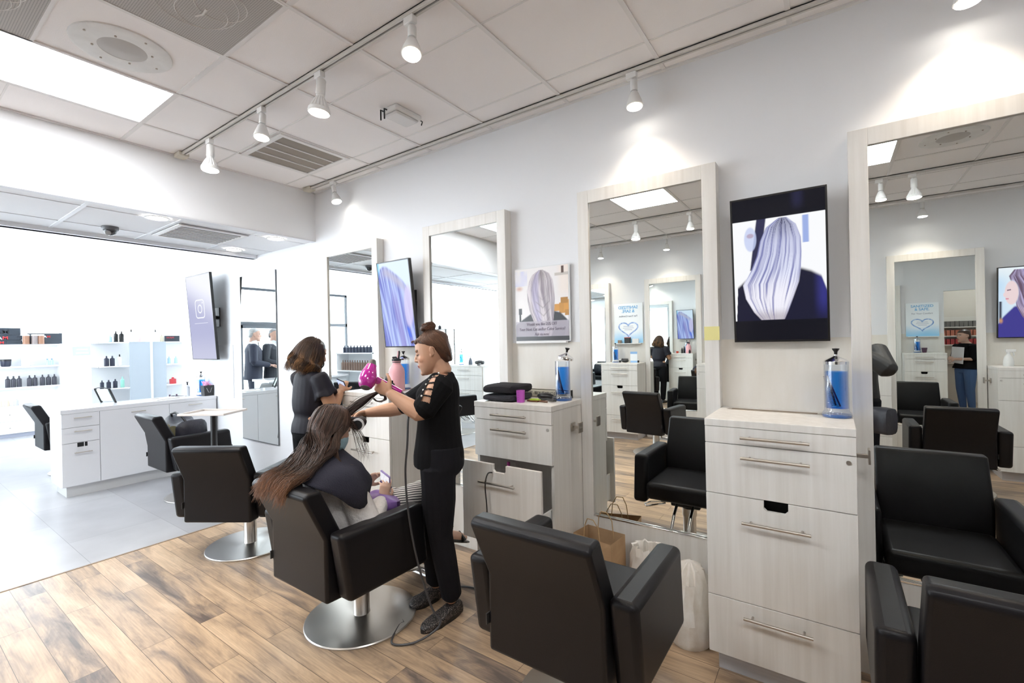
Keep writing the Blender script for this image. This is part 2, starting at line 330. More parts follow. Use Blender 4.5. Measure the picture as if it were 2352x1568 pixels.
# ================================================================ DRAWER CABINETS
def drawer_cabinet(label, x0, w=.555, flip=False, pull=0., plain=False, y0=0.):
    t = thing('drawer_cabinet', label, 'cabinet', (x0, 0, 0) if not flip else (x0 + w, YO, 0), PI if flip else 0)
    f = -.4436; q = .0015
    G().box(.002, .02, f + .022, -.013, .10, 1.124).box(w - .02, w - .002, f + .022, -.013, .10, 1.124).box(.02, w - .02, -.03, -.013, .10, 1.124).box(.02, w - .02, f + .022, -.03, .10, .118).box(.02, w - .02, f + .03, -.03, .815, .826).build('carcass', WOODW, t)
    G().box(.02, w - .02, f + .07, f + .08, .118, 1.124).build('shadow_board', BLACKM, t, smooth=False) if not pull else None
    tp = G().box(0, w, f - .002, -.012, 1.124, 1.156).build('top', WOODW, t, bevel=.002)
    G().box(.04, .44, -.127, -.066, 1.154, 1.1575).build('grommet', SATIN, tp, bevel=.001)
    G().box(.058, .422, -.112, -.078, 1.1562, 1.1582).build('slot', mat('slot_dark', (.20, .15, .11), .6), tp, smooth=False)
    G().box(.03, w - .03, f + .055, -.02, 0, .10).build('plinth', WOODG, t, bevel=.002)
    Z = [1.124, 1.049, .822, .361, .100]; hz = [1.086, .9985, .719, .3065]
    for i in range(4):
        a, b = Z[i + 1] + q, Z[i] - q; ys = f - (pull if i == 2 else 0)
        if i == 2:
            c0, c1 = .232, .322; zc = .776
            poly = [(0.001, a), (w - .001, a), (w - .001, b), (c1, b), (c1, zc + .012), (c1 - .012, zc), (c0 + .012, zc), (c0, zc + .012), (c0, b), (.001, b)]
            d = G().prism(poly, 'y', ys, ys + .019).build('drawer', WOODW, t, bevel=.0012, seg=1)
            if pull:
                G().box(.03, w - .03, ys + .019, ys + .40, a + .02, a + .032).box(.03, .042, ys + .019, ys + .40, a + .032, a + .2).box(w - .042, w - .03, ys + .019, ys + .40, a + .032, a + .2).build('drawer_box', WHITEP, d, smooth=False)
        else:
            d = G().box(.001, w - .001, ys, ys + .019, a, b).build('drawer', WOODW, t, bevel=.0012, seg=1)
        if i == 1: G().cyl((w - .026, ys - .003, 1.022), (w - .026, ys + .004, 1.022), .0085).build('lock', STEEL, d)
        hh = G().tube([(.150, ys - .034, hz[i]), (.402, ys - .034, hz[i])], .0062, 10)
        for xx in (.182, .37): hh.cyl((xx, ys - .034, hz[i]), (xx, ys, hz[i]), .0042, n=8)
        hh.build('handle', SATIN, d)
    if not plain:
        hk = G().box(w, w + .006, -.215, -.165, .978, 1.028).box(w + .006, w + .046, -.199, -.181, .994, 1.010).box(w + .046, w + .054, -.215, -.165, .972, 1.034).build('hook', SATIN, t, bevel=.001)
    return t
cab1 = drawer_cabinet('white drawer cabinet behind the stylist, under the pink bottle', FX[0] + FW)
cab2 = drawer_cabinet('white drawer cabinet with a pulled-out drawer, under folded black towels', FX[1] + FW, pull=.125)
cab3 = drawer_cabinet('white drawer cabinet in the right foreground under the large television', FX[2] + FW)
cab4 = drawer_cabinet('white drawer cabinet beside the doorway, under the second sanitized poster', FX[3] + 1.012, .585)
drawer_cabinet('opposite white cabinet under the sanitized poster, seen in the mirror', -2.958, .575, True)
drawer_cabinet('opposite white cabinet behind the photographer, left of the middle mirror', -1.545, .62, True, plain=True)
drawer_cabinet('opposite white cabinet behind the photographer, right of the middle mirror', -.088, .625, True, plain=True)
drawer_cabinet('opposite white cabinet with a spray bottle, under the reflected television', 1.374, .575, True)
# ================================================================ CEILING FIXTURES
PANEL = mat('troffer_glow', (1, 1, 1), .5, emit=(.97, .985, 1), estr=11.5)
for x, l in ((-3.795, 'bright ceiling light panel nearest the header beam'), (-1.975, 'bright ceiling light panel over the middle of the salon'), (-.145, 'bright ceiling light panel seen in the right mirror'), (1.685, 'bright ceiling light panel at the far right end'), (2.1, 'added ceiling panel brightening the colour room'), (-7.2, 'added unseen ceiling panel brightening the retail front')):  # colour room and island panels are added to brighten those areas
    hl, yc = (.61, -2.14) if x in (-3.795, -7.2) else (.305, 1.2 if x == 2.1 else -2.445)
    t = thing('ceiling_light_panel', l, 'ceiling light', (x + .305, yc, H), 0, 'ceiling light panels')
    G().box(-.305, -.285, -hl, hl, -.008, .0).box(.285, .305, -hl, hl, -.008, 0).box(-.285, .285, -hl, -hl + .02, -.008, 0).box(-.285, .285, hl - .02, hl, -.008, 0).build('frame', TBAR, t, smooth=False)
    G().box(-.286, .286, -hl + .019, hl - .019, -.006, -.003).build('diffuser', PANEL, t, smooth=False)
PERF = mat('perforated_metal', (.36, .345, .33), .6); N, L, b = nodes(PERF)
tc = N.new('ShaderNodeTexCoord'); vo = N.new('ShaderNodeTexVoronoi'); vo.inputs['Scale'].default_value = 115; vo.inputs['Randomness'].default_value = 0
L.new(tc.outputs['Object'], vo.inputs['Vector']); rp = N.new('ShaderNodeValToRGB'); rp.color_ramp.elements[0].color = (.10, .095, .09, 1); rp.color_ramp.elements[1].color = (.46, .44, .42, 1)
rp.color_ramp.elements[0].position = .32; rp.color_ramp.elements[1].position = .42; L.new(vo.outputs['Distance'], rp.inputs[0]); L.new(rp.outputs[0], b.inputs['Base Color'])
DUST = mat('dust', (.74, .73, .71), .9)
for (x, y, l) in ((-2.28, -1.835, 'perforated ceiling return grille with swirling dust marks, beside the round speaker'), (-2.89, -2.445, 'perforated ceiling return grille at the top left corner, past the round speaker')):
    t = thing('return_grille', l, 'vent', (x, y, H)); h = .293
    G().box(-h, h, -h, h, -.006, -.003).build('mesh_panel', PERF, t, smooth=False)
    G().box(-.305, -h, -.305, .305, -.008, 0).box(h, .305, -.305, .305, -.008, 0).box(-h, h, -.305, -h, -.008, 0).box(-h, h, h, .305, -.008, 0).build('frame', TBAR, t, smooth=False)
    g = G()
    for cx, cy, r in ((-.05, .10, .10), (.07, .13, .10), (.0, .06, .16)):
        g.tube([(cx + r * math.cos(a) * 1.1, cy + r * math.sin(a), -.0065) for a in np.linspace(.3, 5.6, 40)], .0016, 4)
    g.tube([(-.09, .09, -.0065), (-.05, .105, -.0065), (-.0, .10, -.0065)], .005, 4)
    g.build('dust_mark', DUST, t)
for (x, y, l) in ((-2.93, -1.86, 'round white ceiling speaker beside the bright light panel'), (.80, -2.40, 'round white ceiling speaker seen in the right mirror')):
    t = thing('ceiling_speaker', l, 'speaker', (x, y, H))
    G().lathe([(.205, 0), (.203, -.006), (.19, -.009), (.10, -.006), (.098, -.004)], n=40, cap=False).build('rim', streak('worn_white', (.68, .68, .67), (.78, .78, .77), (9, 9, 9), rough=.5), t)
    G().lathe([(.101, -.004), (.06, -.013), (.001, -.016)], n=32, cap=False).build('grille', mat('grey_mesh', (.50, .49, .48), .7), t)
    g = G()
    for k in range(8):
        a = k * PI / 4 + .3; r = (.165, .12)[k % 2]; g.cyl((r * math.cos(a), r * math.sin(a), -.012), (r * math.cos(a), r * math.sin(a), -.005), .005, n=8)
    g.build('screw', mat('brass_screw', (.45, .40, .35), .5), t)
# louvred vents
def vent(l, x0, x1, y0, y1, z, nb, m, back):
    t = thing('air_vent', l, 'vent', ((x0 + x1) / 2, (y0 + y1) / 2, z)); a, c = (x1 - x0) / 2, (y1 - y0) / 2
    G().box(-a, -a + .035, -c, c, -.012, 0).box(a - .035, a, -c, c, -.012, 0).box(-a + .035, a - .035, -c, -c + .035, -.012, 0).box(-a + .035, a - .035, c - .035, c, -.012, 0).build('frame', TBAR, t, bevel=.002)
    G().box(-a + .03, a - .03, -c + .03, c - .03, -.004, -.001).build('backing', back, t, smooth=False)
    g = G(); n = nb
    for i in range(1, n):
        x = -a + .035 + (2 * a - .07) * i / n; g.box(x - .005, x + .005, -c + .03, c - .03, -.011, -.003)
    g.build('slats', m, t, smooth=False)
vent('square ceiling air vent with dark slots above the far wall mirror', -3.79, -3.20, -.90, -.33, H - .004, 4, TBAR, mat('vent_dark', (.27, .24, .21), .8))
vent('slatted air vent in the low soffit beside the dome camera', -5.05, -4.45, -1.10, -.54, 2.564, 9, TBAR, mat('vent_grey', (.30, .31, .33), .6))
# router on the ceiling
t = thing('wireless_router', 'white wireless router with black antennas fixed to the ceiling', 'router', (-2.31, -.57, H))
G().box(-.075, .075, -.11, .11, -.035, 0).build('body', WHITEP, t, bevel=.01)
G().box(-.06, .06, -.095, .095, -.05, -.03).build('cover', mat('router_cover', (.72, .72, .72), .3), t, bevel=.012)
for x in (-.05, -.015): G().tube([(x, -.11, -.02), (x, -.13, -.02), (x, -.13, -.085)], .005, 8).build('antenna', BLACK, t)
G().tube([(.05, .11, -.02), (.055, .135, -.025), (.05, .13, -.05)], .004, 6).build('cable', BLACK, t)
# dome camera, downlights
t = thing('dome_camera', 'dark grey dome security camera under the soffit', 'camera', (-5.03, -1.40, 2.570))
G().lathe([(.058, 0), (.058, -.02), (.052, -.03)], n=28).build('base', mat('camera_grey', (.12, .12, .13), .4), t)
G().ell((0, 0, -.028), (.046, .046, .046)).build('dome', mat('camera_dome', (.04, .04, .045), .15), t)
G().lathe([(.02, 0), (.02, .012), (.008, .014)], n=16).build('lens', mat('lens_grey', (.3, .3, .3), .2), t, loc=(.03, -.02, -.055), rot=(0, 2.3, -.5))
for x, y, l in ((-4.38, -1.27, 'round recessed downlight under the header, left of the slatted vent'), (-5.22, -.33, 'round recessed downlight at the far edge of the soffit'), (-4.39, -.32, 'round recessed downlight under the header, right of the slatted vent')):
    t = thing('downlight', l, 'ceiling light', (x, y, 2.565), 0, 'soffit downlights')
    G().lathe([(.085, 0), (.085, -.006), (.07, -.008), (.066, -.002)], n=32, cap=False).build('trim_ring', WHITEP, t)
    G().lathe([(.068, -.003), (.0005, -.003)], n=32, cap=False).build('lens', LAMP, t)
# tracks and track heads
def track(x0, x1, y, label, z=H):
    t = thing('lighting_track', label, 'track', (x0, y, z))
    G().box(0, x1 - x0, -.017, -.005, -.024, -.003).box(0, x1 - x0, .005, .017, -.024, -.003).box(0, x1 - x0, -.017, .017, -.008, -.003).build('rail', mat('track_white', (.62, .60, .57), .4), t, smooth=False)
    G().box(.01, x1 - x0, -.005, .005, -.016, -.008).build('channel', mat('track_channel', (.10, .09, .09), .5), t, smooth=False)
    G().box(-.07, .03, -.035, .035, -.034, -.002).build('end_feed', mat('cream_plastic', (.62, .58, .49), .4), t, bevel=.004)
track(-4.13, 3.3, -1.175, 'long ceiling lighting track over the middle of the salon')
track(-4.10, 3.3, -.125, 'ceiling lighting track close to the station wall')
track(-4.13, 3.3, -3.21, 'ceiling lighting track on the far side, seen in the mirrors')
track(-4.10, 3.3, -4.33, 'ceiling lighting track close to the opposite wall, seen in the mirrors')
LM = {}
def spot_lamp(p, d, energy, size=1.5, col=(1, .86, .68)):
    k = (energy, size)
    if k not in LM:
        l = bpy.data.lights.new('track_lamp', 'SPOT'); l.energy = energy; l.spot_size = size; l.spot_blend = 1.0; l.color = col; l.shadow_soft_size = .045; LM[k] = l
    o = bpy.data.objects.new('track_lamp', LM[k]); COL.objects.link(o); o.location = p
    o.rotation_euler = Vector(d).to_track_quat('-Z', 'Y').to_euler()
def head(kind, x, y, d, label, energy=14, size=1.5, drop=.0):
    t = thing('track_spotlight', label, 'spotlight', (x, y, H - .024), 0, 'track spotlights')
    d = Vector(d).normalized()
    G().box(-.03, .03, -.016, .016, -.034, .0).build('adapter', WHITEP, t, bevel=.003)
    p0 = Vector((.0, 0, -.032)); j = Vector((.012, 0, -.075))
    G().tube([p0, p0 + Vector((.008, 0, -.02)), j], .008, 8).build('arm', WHITEP, t)
    s0 = j + Vector((0, 0, .0)) - d * .03; s1 = s0 + d * .085
    if kind == 'par':
        G().tube([s0, s0 + d * .005, s1], [.022, .025, .025], 18).build('socket', WHITEP, t)
        R = []; a = d.orthogonal().normalized(); b = d.cross(a)
        for q, r, mdl in ((0, .022, 0), (.012, .022, .0), (.03, .034, .10), (.06, .048, .10), (.075, .054, .06), (.078, .057, 0), (.098, .059, 0), (.1, .056, 0)):
            R.append([s1 + d * q + (a * math.cos(2 * PI * k / 64) + b * math.sin(2 * PI * k / 64)) * r * (1 - mdl * (k % 4 < 2)) for k in range(64)])
        G().rings(R).build('bulb', mat('lamp_body', (.80, .80, .79), .3), t, smooth=False)
        e = s1 + d * .1; rr = .052
    else:
        G().tube([s0, s0 + d * .005, s1 - d * .02], [.018, .02, .02], 18).build('socket', WHITEP, t)
        b0 = s1 - d * .015
        G().tube([b0, b0 + d * .01, b0 + d * .012, b0 + d * .055, b0 + d * .085, b0 + d * .088], [.018, .022, .025, .04, .047, .043], 28).build('shade', WHITEP, t)
        e = b0 + d * .0885; rr = .041
    G().cyl(e, e + d * .0015, rr, n=28).build('lens', LAMP, t)
    w = Vector(t.location) + e + d * .012
    spot_lamp(w, d, energy, size)
head('par', -3.66, -1.175, (.06, -.05, -1), 'ribbed track spotlight nearest the header beam')
head('cone', -2.92, -1.175, (.10, -.12, -1), 'small cone track spotlight left of the big ribbed one')
head('par', -2.29, -1.175, (-.06, -.06, -1), 'big ribbed track spotlight in the middle of the ceiling')
head('cone', -1.57, -1.175, (.18, -.22, -1), 'cone track spotlight nearest the top edge of the photo')
head('cone', -3.74, -.125, (.35, .0, -1), 'track spotlight over the far wall mirror', 20, 2.0)
head('cone', -.905, -.125, (.05, -.10, -1), 'track spotlight over the mirror with the yellow note', 16, 2.0)
head('cone', .45, -.125, (.0, -.05, -1), 'track spotlight over the rightmost mirror', 17, 2.1)
for x, k, l in ((-2.75, 'par', 'third-track spotlight at the left edge of the noted mirror'), (-2.05, 'par', 'ribbed spotlight on the far track in the noted mirror'), (-1.38, 'cone', 'cone spotlight on the far track in the noted mirror'), (.40, 'cone', 'cone spotlight on the far track in the right mirror'), (.645, 'par', 'ribbed spotlight on the far track in the right mirror')):
    head(k, x, -3.21, (0, .08, -1), l)
for x, l in ((-3.03, 'spotlight over the opposite mirror left of the poster'), (-1.99, 'spotlight over the opposite mirror right of the poster'), (.84, 'spotlight over the opposite mirror by the television')):
    head('cone', x, -4.33, (.0, .06, -1), l, 20, 1.9)

# ================================================================ TELEVISIONS AND POSTERS
def rgb(a): return np.array(a, float)
def mixc(c, d, m): return c * (1 - m[:, None]) + d * m[:, None]
def hair_strip(u, v, xl, xr, vs, seed, n=26, wob=.0):
    l = np.interp(v, vs, xl); r = np.interp(v, vs, xr); t = (u - l) / np.maximum(r - l, 1e-3)
    inside = ss(-.01, .012, t) * ss(1.01, .985, t) * (v > vs[0]) * (v < vs[-1])
    return inside, t, .6 * vnoise(t * n + wob * v, v * 3, seed) + .4 * vnoise(t * n * 2.7, v * 5, seed + 3)
def pic_silver(u, v):
    c = np.tile(rgb((.97, .98, 1.0)), (len(u), 1))
    c = mixc(c, rgb((.35, .45, .8)), ss(.02, 0, np.abs(u - .80) - .022) * (v > .66) * (v < .84))
    c = mixc(c, rgb((.03, .03, .08)), ss(.015, 0, np.abs(u - .315 + (.8 - v) * .25) - .045) * (v > .5))
    f = np.hypot((u - .20) / .07, (v - .72) / .085); c = mixc(c, rgb((.55, .62, .9)), ss(1.1, .9, f) * .8)
    c = mixc(c, rgb((.45, .3, .4)), ss(1, .6, np.hypot((u - .2) / .05, (v - .745) / .02)) * .7)
    sh = ss(-.02, .01, np.interp(u, [0, .04, .12, .2, .6, .72, .85, .95, 1], [.0, .38, .42, .46, .5, .49, .46, .42, .33]) - v)
    c = mixc(c, rgb((.010, .010, .03)), sh); c = mixc(c, rgb((.05, .05, .35)), sh * ss(.12, .0, np.abs(u - .97)) * ss(.1, .3, v) * .6)
    ins, t, s = hair_strip(u, v, [.30, .22, .13, .10, .20, .27, .31, .38, .52], [.56, .60, .66, .72, .745, .755, .75, .70, .60], [.145, .2, .3, .4, .5, .6, .7, .79, .845], 2)
    hc = mixc(np.tile(rgb((.16, .17, .42)), (len(u), 1)), rgb((.80, .83, 1.0)), np.clip(ss(.30, .78, s) * (.62 + .38 * ss(.75, .35, v)) + .08, 0, 1))
    hc = mixc(hc, rgb((.05, .05, .09)), ss(.66, .84, v) * (.45 + .5 * (s < .5)) * ss(.05, .35, t) * ss(1.0, .8, t))
    hc = mixc(hc, rgb((.95, .93, 1.0)), ss(.5, .3, v) * ss(.2, .5, s) * .8); hc = mixc(hc, rgb((.35, .30, .33)), ss(.24, .16, v) * .6)
    c = mixc(c, hc, ins)
    c = mixc(c, rgb((.004, .004, .008)), ((v > .853) | (v < .142)).astype(float)); c = mixc(c, rgb((.02, .02, .06)), ss(.1, 0, np.abs(u - .72)) * ss(.86, .95, v) * .8)
    return c
def pic_violet(u, v):
    s = .5 * vnoise(u * 26 + v * 7, v * 2.2, 5) + .3 * vnoise(u * 60 + v * 12, v * 3, 8) + .2 * vnoise(u * 7 + v * 2.5, v * 3, 9)
    c = mixc(np.tile(rgb((.16, .18, .55)), (len(u), 1)), rgb((.50, .60, .98)), ss(.25, .7, s)); c = mixc(c, rgb((.30, .26, .60)), ss(.05, 0, np.abs(u - .48 - .25 * (.55 - v)) - .06) * ss(.75, .5, v) * .6)
    top = .93 - .42 * (u - .25) ** 2 * 1.6 + .02 * np.sin(u * 9)
    c = mixc(c, rgb((.52, .50, .62)), ss(.11, .0, np.abs(v - top + .06)) * ss(.5, .2, np.abs(u - .5)) * .8)
    c = mixc(c, rgb((.72, .84, 1.0)), ss(-.01, .03, v - top)); c = mixc(c, rgb((.25, .65, .95)), ss(.1, 0, u) * ss(.8, .95, v))
    f = np.hypot((u - .88 - .1 * (v - .45)) / .15, (v - .47) / .26); c = mixc(c, rgb((.66, .60, .86)), ss(1.1, .75, f) * .85)
    c = mixc(c, rgb((.12, .2, .8)), ss(.02, 0, np.abs(u - .80 - .5 * (.2 - v)) - .03) * ss(.25, .2, v) * ss(.08, .12, v)); return c
def pic_grey(u, v):
    c = mixc(np.tile(rgb((.44, .45, .64)), (len(u), 1)), rgb((.86, .87, .95)), ss(.45, .95, v + .25 * (u - .5))); c = mixc(c, rgb((.60, .61, .74)), ss(.35, 0, v) * .6)
    d = np.maximum(np.abs(u - .5) * .63, np.abs(v - .62) * 1.09)   # camera-like rounded square mark
    q = np.hypot(np.maximum(np.abs(u - .5) * .63 - .07, 0), np.maximum(np.abs(v - .60) * 1.09 - .07, 0)) - .045
    c = mixc(c, rgb((.93, .94, 1)), ss(.010, .004, np.abs(q))); r = np.hypot((u - .5) * .63, (v - .60) * 1.09); c = mixc(c, rgb((.93, .94, 1)), ss(.010, .004, np.abs(r - .05)))
    c = mixc(c, rgb((.93, .94, 1)), ss(.014, .008, np.hypot((u - .62) * .63, (v - .67) * 1.09))); c = mixc(c, rgb((.85, .86, .95)), (np.abs(v - .43) < .003) * (np.abs(u - .5) < .28) * 1.0)
    return c
def pic_profile(u, v):
    c = mixc(np.tile(rgb((.62, .80, 1.0)), (len(u), 1)), rgb((.93, .96, 1)), vnoise(u * 3, v * 4, 3))
    ins, t, s = hair_strip(u, v, [.55, .45, .34, .30, .26, .20, .30], [1.1, 1.1, 1.1, 1.05, 1.0, .85, .66], [.2, .3, .45, .6, .75, .88, .97], 14, 20, 6)
    hc = mixc(np.tile(rgb((.16, .10, .16)), (len(u), 1)), rgb((.50, .42, .66)), ss(.3, .7, s)); hc = mixc(hc, rgb((.72, .45, .38)), ss(.5, .2, v) * ss(.4, .7, s)); hc = mixc(hc, rgb((.15, .2, .75)), ss(.15, 0, np.abs(t - .55)) * .5 * ss(.4, .6, v))
    f = np.hypot((u - .25) / .13, (v - .64) / .17); face = ss(1.05, .95, f); face = np.maximum(face, ss(.02, 0, np.hypot(u - .125, v - .615) - .022))
    c = mixc(c, rgb((.93, .72, .74)), face); c = mixc(c, rgb((.2, .12, .18)), ss(.012, .004, np.abs(v - .69 - .1 * (u - .3))) * (np.abs(u - .20) < .04)); c = mixc(c, rgb((.75, .25, .35)), ss(.012, .004, np.abs(v - .555)) * (np.abs(u - .165) < .03))
    sh = ss(-.02, .02, np.interp(u, [0, .1, .3, .45, .7, 1], [.2, .30, .44, .47, .40, .33]) - v); c = mixc(c, rgb((.06, .05, .30)), sh)
    c = mixc(c, rgb((.02, .02, .04)), ss(.05, .0, np.abs(u - .04)) * (v > .22) * (v < .52)); c = mixc(c, rgb((.7, .35, .2)), ss(.06, 0, np.hypot(u - .05, v - .24)))
    return mixc(c, hc, ins * ss(.9, 1.15, f))
def pic_braid(u, v):
    c = np.tile(rgb((.86, .84, .84)), (len(u), 1)); c = mixc(c, rgb((.62, .64, .86)), ss(.02, 0, np.abs(u - .1) - .13) * (v > .76) * (v < .97) * vnoise(u * 14, v * 8, 2)); c = mixc(c, rgb((.62, .36, .28)), ss(.1, 0, np.hypot((u - .08), (v - .73) * 2)) * .8)
    c = mixc(c, rgb((.90, .80, .72)), ss(.75, .9, u) * ss(.5, .7, v) * .7); c = mixc(c, rgb((.62, .58, .54)), (np.abs(v - .885) < .018) * (u > .76) * 1.0); c = mixc(c, rgb((.12, .08, .07)), (np.abs(u - .90) < .022) * (np.abs(v - .94) < .045) * 1.0)
    for bx, by, bw, bh in ((.78, .44, .07, .06), (.88, .43, .06, .09), (.97, .46, .06, .10), (.92, .53, .07, .045), (.98, .37, .05, .05)):
        c = mixc(c, rgb((.55, .27, .06)) * (.8 + .5 * ((bx * 37) % 1)), ((np.abs(u - bx) < bw * .9) & (np.abs(v - by) < bh * .8)) * 1.0)
    c = mixc(c, rgb((.03, .03, .035)), ((np.abs(u - .09) < .03) & (np.abs(v - .41) < .04)) * 1.0); c = mixc(c, rgb((.03, .03, .035)), ((np.abs(u - .09) < .02) & (np.abs(v - .33) < .06)) * 1.0)
    sh = ss(-.015, .01, np.interp(u, [0, .15, .3, .7, .85, 1], [.22, .30, .37, .40, .37, .25]) - v); c = mixc(c, rgb((.028, .027, .032)), sh)
    ins, t, s = hair_strip(u, v, [.44, .42, .36, .28, .24, .23, .27, .34, .46], [.66, .70, .72, .74, .755, .745, .72, .66, .54], [.02, .1, .25, .4, .55, .7, .82, .91, .965], 21, 20, 8)
    hc = mixc(np.tile(rgb((.30, .26, .30)), (len(u), 1)), rgb((.74, .69, .72)), ss(.2, .75, s)); hc = mixc(hc, rgb((.45, .42, .66)), ss(.2, .05, np.abs(t - .3)) * .55); hc = mixc(hc, rgb((.16, .13, .13)), ss(.72, .95, v) * ss(.3, .05, np.abs(t - .55)) * .7)
    k = v * 9 - np.abs(t - .55) * 3.2; hc = mixc(hc, rgb((.20, .17, .18)), ss(.16, .0, np.abs(k - np.round(k))) * ss(.65, .5, v) * ss(.32, .2, np.abs(t - .55)) * .55)
    c = mixc(c, hc, ins); band = (v < .265) & (v > .055); c = mixc(c, rgb((.50, .46, .53)), band * .78); return mixc(c, rgb((.05, .05, .055)), (v < .055) * 1.0)
def pic_clean(u, v):
    c = mixc(np.tile(rgb((.34, .66, .93)), (len(u), 1)), rgb((.93, .97, 1)), ss(.0, .42, v + .1 * np.sin(u * 7) * .3))
    T = np.linspace(0, 2 * PI, 160); hx = .5 + np.sin(T) ** 3 * .33; hy = .335 + (13 * np.cos(T) - 5 * np.cos(2 * T) - 2 * np.cos(3 * T) - np.cos(4 * T) + 2.5) / 14.5 * .175
    e = np.min(np.hypot((u[:, None] - hx) * .47, (v[:, None] - hy) * .63), 1); n = vnoise(u * 40, v * 40, 6)
    c = mixc(c, rgb((.95, .98, 1)), ss(.45, .15, np.hypot((u - .5) / .9, (v - .35) / .5)) * .8)
    return mixc(c, mixc(np.tile(rgb((.10, .25, .66)), (len(u), 1)), rgb((.55, .73, .97)), n), ss(.0125, .007, e))
TVB = mat('tv_bezel', (.012, .011, .011), .3)
def television(label, x0, y0, z0, x1, y1, z1, fn, strength, flip=False, mount=True, nx=120, ny=210, spec=.12):
    """bottom edge at (y0,z0), top edge leaning out to (y1,z1); local frame on the wall"""
    w = x1 - x0; dy = y1 - y0; dz = z1 - z0; h = math.hypot(dy, dz); a = math.atan2(-dy, dz)
    t = thing('television', label, 'television', (x0, 0, z0) if not flip else (x1, YO, z0), PI if flip else 0)
    p = G().box(0, w, 0, .028, 0, h).build('housing', TVB, t, bevel=.003, loc=(0, y0, 0), rot=(a, 0, 0))
    b = .009
    G().box(0, b, -.003, .004, 0, h).box(w - b, w, -.003, .004, 0, h).box(b, w - b, -.003, .004, 0, b).box(b, w - b, -.003, .004, h - b, h).build('bezel', TVB, p, bevel=.001, seg=1)
    picture('screen', w - 2 * b, h - 2 * b, nx, ny, fn, screen_mat('screen', strength, spec), p, loc=(b, 0, b), y=-.0012)
    if mount:
        zc = h * .5
        G().box(w * .3, w * .7, -.012, -.0, zc - .12, zc + .12).box(w * .42, w * .58, y0 + .02, -.012, zc - .02, zc + .02).box(w * .3, w * .36, y0 + .025, y0 + .05, zc - .16, zc + .16).box(w * .64, w * .7, y0 + .025, y0 + .05, zc - .16, zc + .16).box(w * .3, w * .7, y0 + .03, y0 + .05, zc - .1, zc - .07).box(w * .3, w * .7, y0 + .03, y0 + .05, zc + .07, zc + .1).build('wall_bracket', BLACK, t, smooth=False)
    return t
television('large wall television showing long silver hair from behind', -.411, -.065, 1.495, -.007, -.13, 2.205, pic_silver, .48, nx=150, ny=260)
television('tilted wall television showing violet hair, behind the stylist', -3.071, -.11, 1.495, -2.687, -.19, 2.19, pic_violet, .54, spec=.03)
television('pale wall television with a rounded camera logo beyond the soffit', -6.85, -.13, 1.375, -6.15, -.20, 2.44, pic_grey, .54, nx=150, ny=220, spec=0)
television('opposite wall television showing a brown-haired profile, seen in the right mirror', 1.452, -.07, 1.45, 1.86, -.13, 2.2, lambda u, v: pic_profile(1 - u, v), .50, True)
# hair poster on an acrylic sheet
POST = attr_mat('poster_print', .25)
t = thing('wall_poster', 'poster of long lilac grey hair with an offer printed below', 'poster', (-1.80, -.014, 1.525))
G().box(-.006, .421, -.008, 0, -.006, .496).build('backing', mat('acrylic_edge', (.75, .76, .76), .2), t, smooth=False)
picture('print', .413, .49, 110, 130, pic_braid, POST, t, y=-.0095)
INK = mat('poster_ink', (.20, .17, .22), .5)
for s, z in (('Would you like 25% OFF', .102), ('Your Next Cut and/or Color Service?', .068), ('Ask us now', .034)): text('poster_text', s, .029, INK, t, (.2065, -.0105, z), sx=.80)
G().box(.012, .40, -.03, 0, -.018, -.004).build('ledge', WHITEP, t, bevel=.002)
def sanitized(label, x0, flip):
    t = thing('wall_poster', label, 'poster', (x0, -.014, 1.46) if not flip else (x0 + .47, YO + .014, 1.46), PI if flip else 0)
    G().box(-.004, .474, -.01, 0, -.004, .634).build('backing', MATS['acrylic_edge'], t, smooth=False)
    picture('print', .47, .63, 90, 120, pic_clean, attr_mat('poster_print', .25), t, y=-.0115)
    B = mat('sky_blue_ink', (.16, .47, .80), .5); D = mat('slate_ink', (.10, .14, .22), .5)
    text('headline', 'SANITIZED', .066, B, t, (.235, -.013, .545), bold=.0012); text('headline', '& SAFE.', .066, B, t, (.235, -.013, .485), bold=.0012)
    text('subtitle', 'For Your Comfort', .04, D, t, (.235, -.013, .415)).data.transform(Matrix.Shear('XZ', 4, (.25, 0)) if 0 else Matrix.Identity(4))
    for k, wd in enumerate((.16, .18, .13)): G().box(.235 - wd / 2, .235 + wd / 2, -.0125, -.0118, .262 - k * .028, .271 - k * .028).build('small_print', mat('pale_ink', (.45, .52, .65), .5), t, smooth=False)
    G().box(.02, .45, -.07, 0, -.016, -.004).build('ledge', WHITEP, t, bevel=.002)
sanitized('blue sanitized and safe poster with a water heart, on the opposite wall', -2.90, True)
sanitized('second sanitized and safe poster, beside the colour room doorway', 1.16, False)

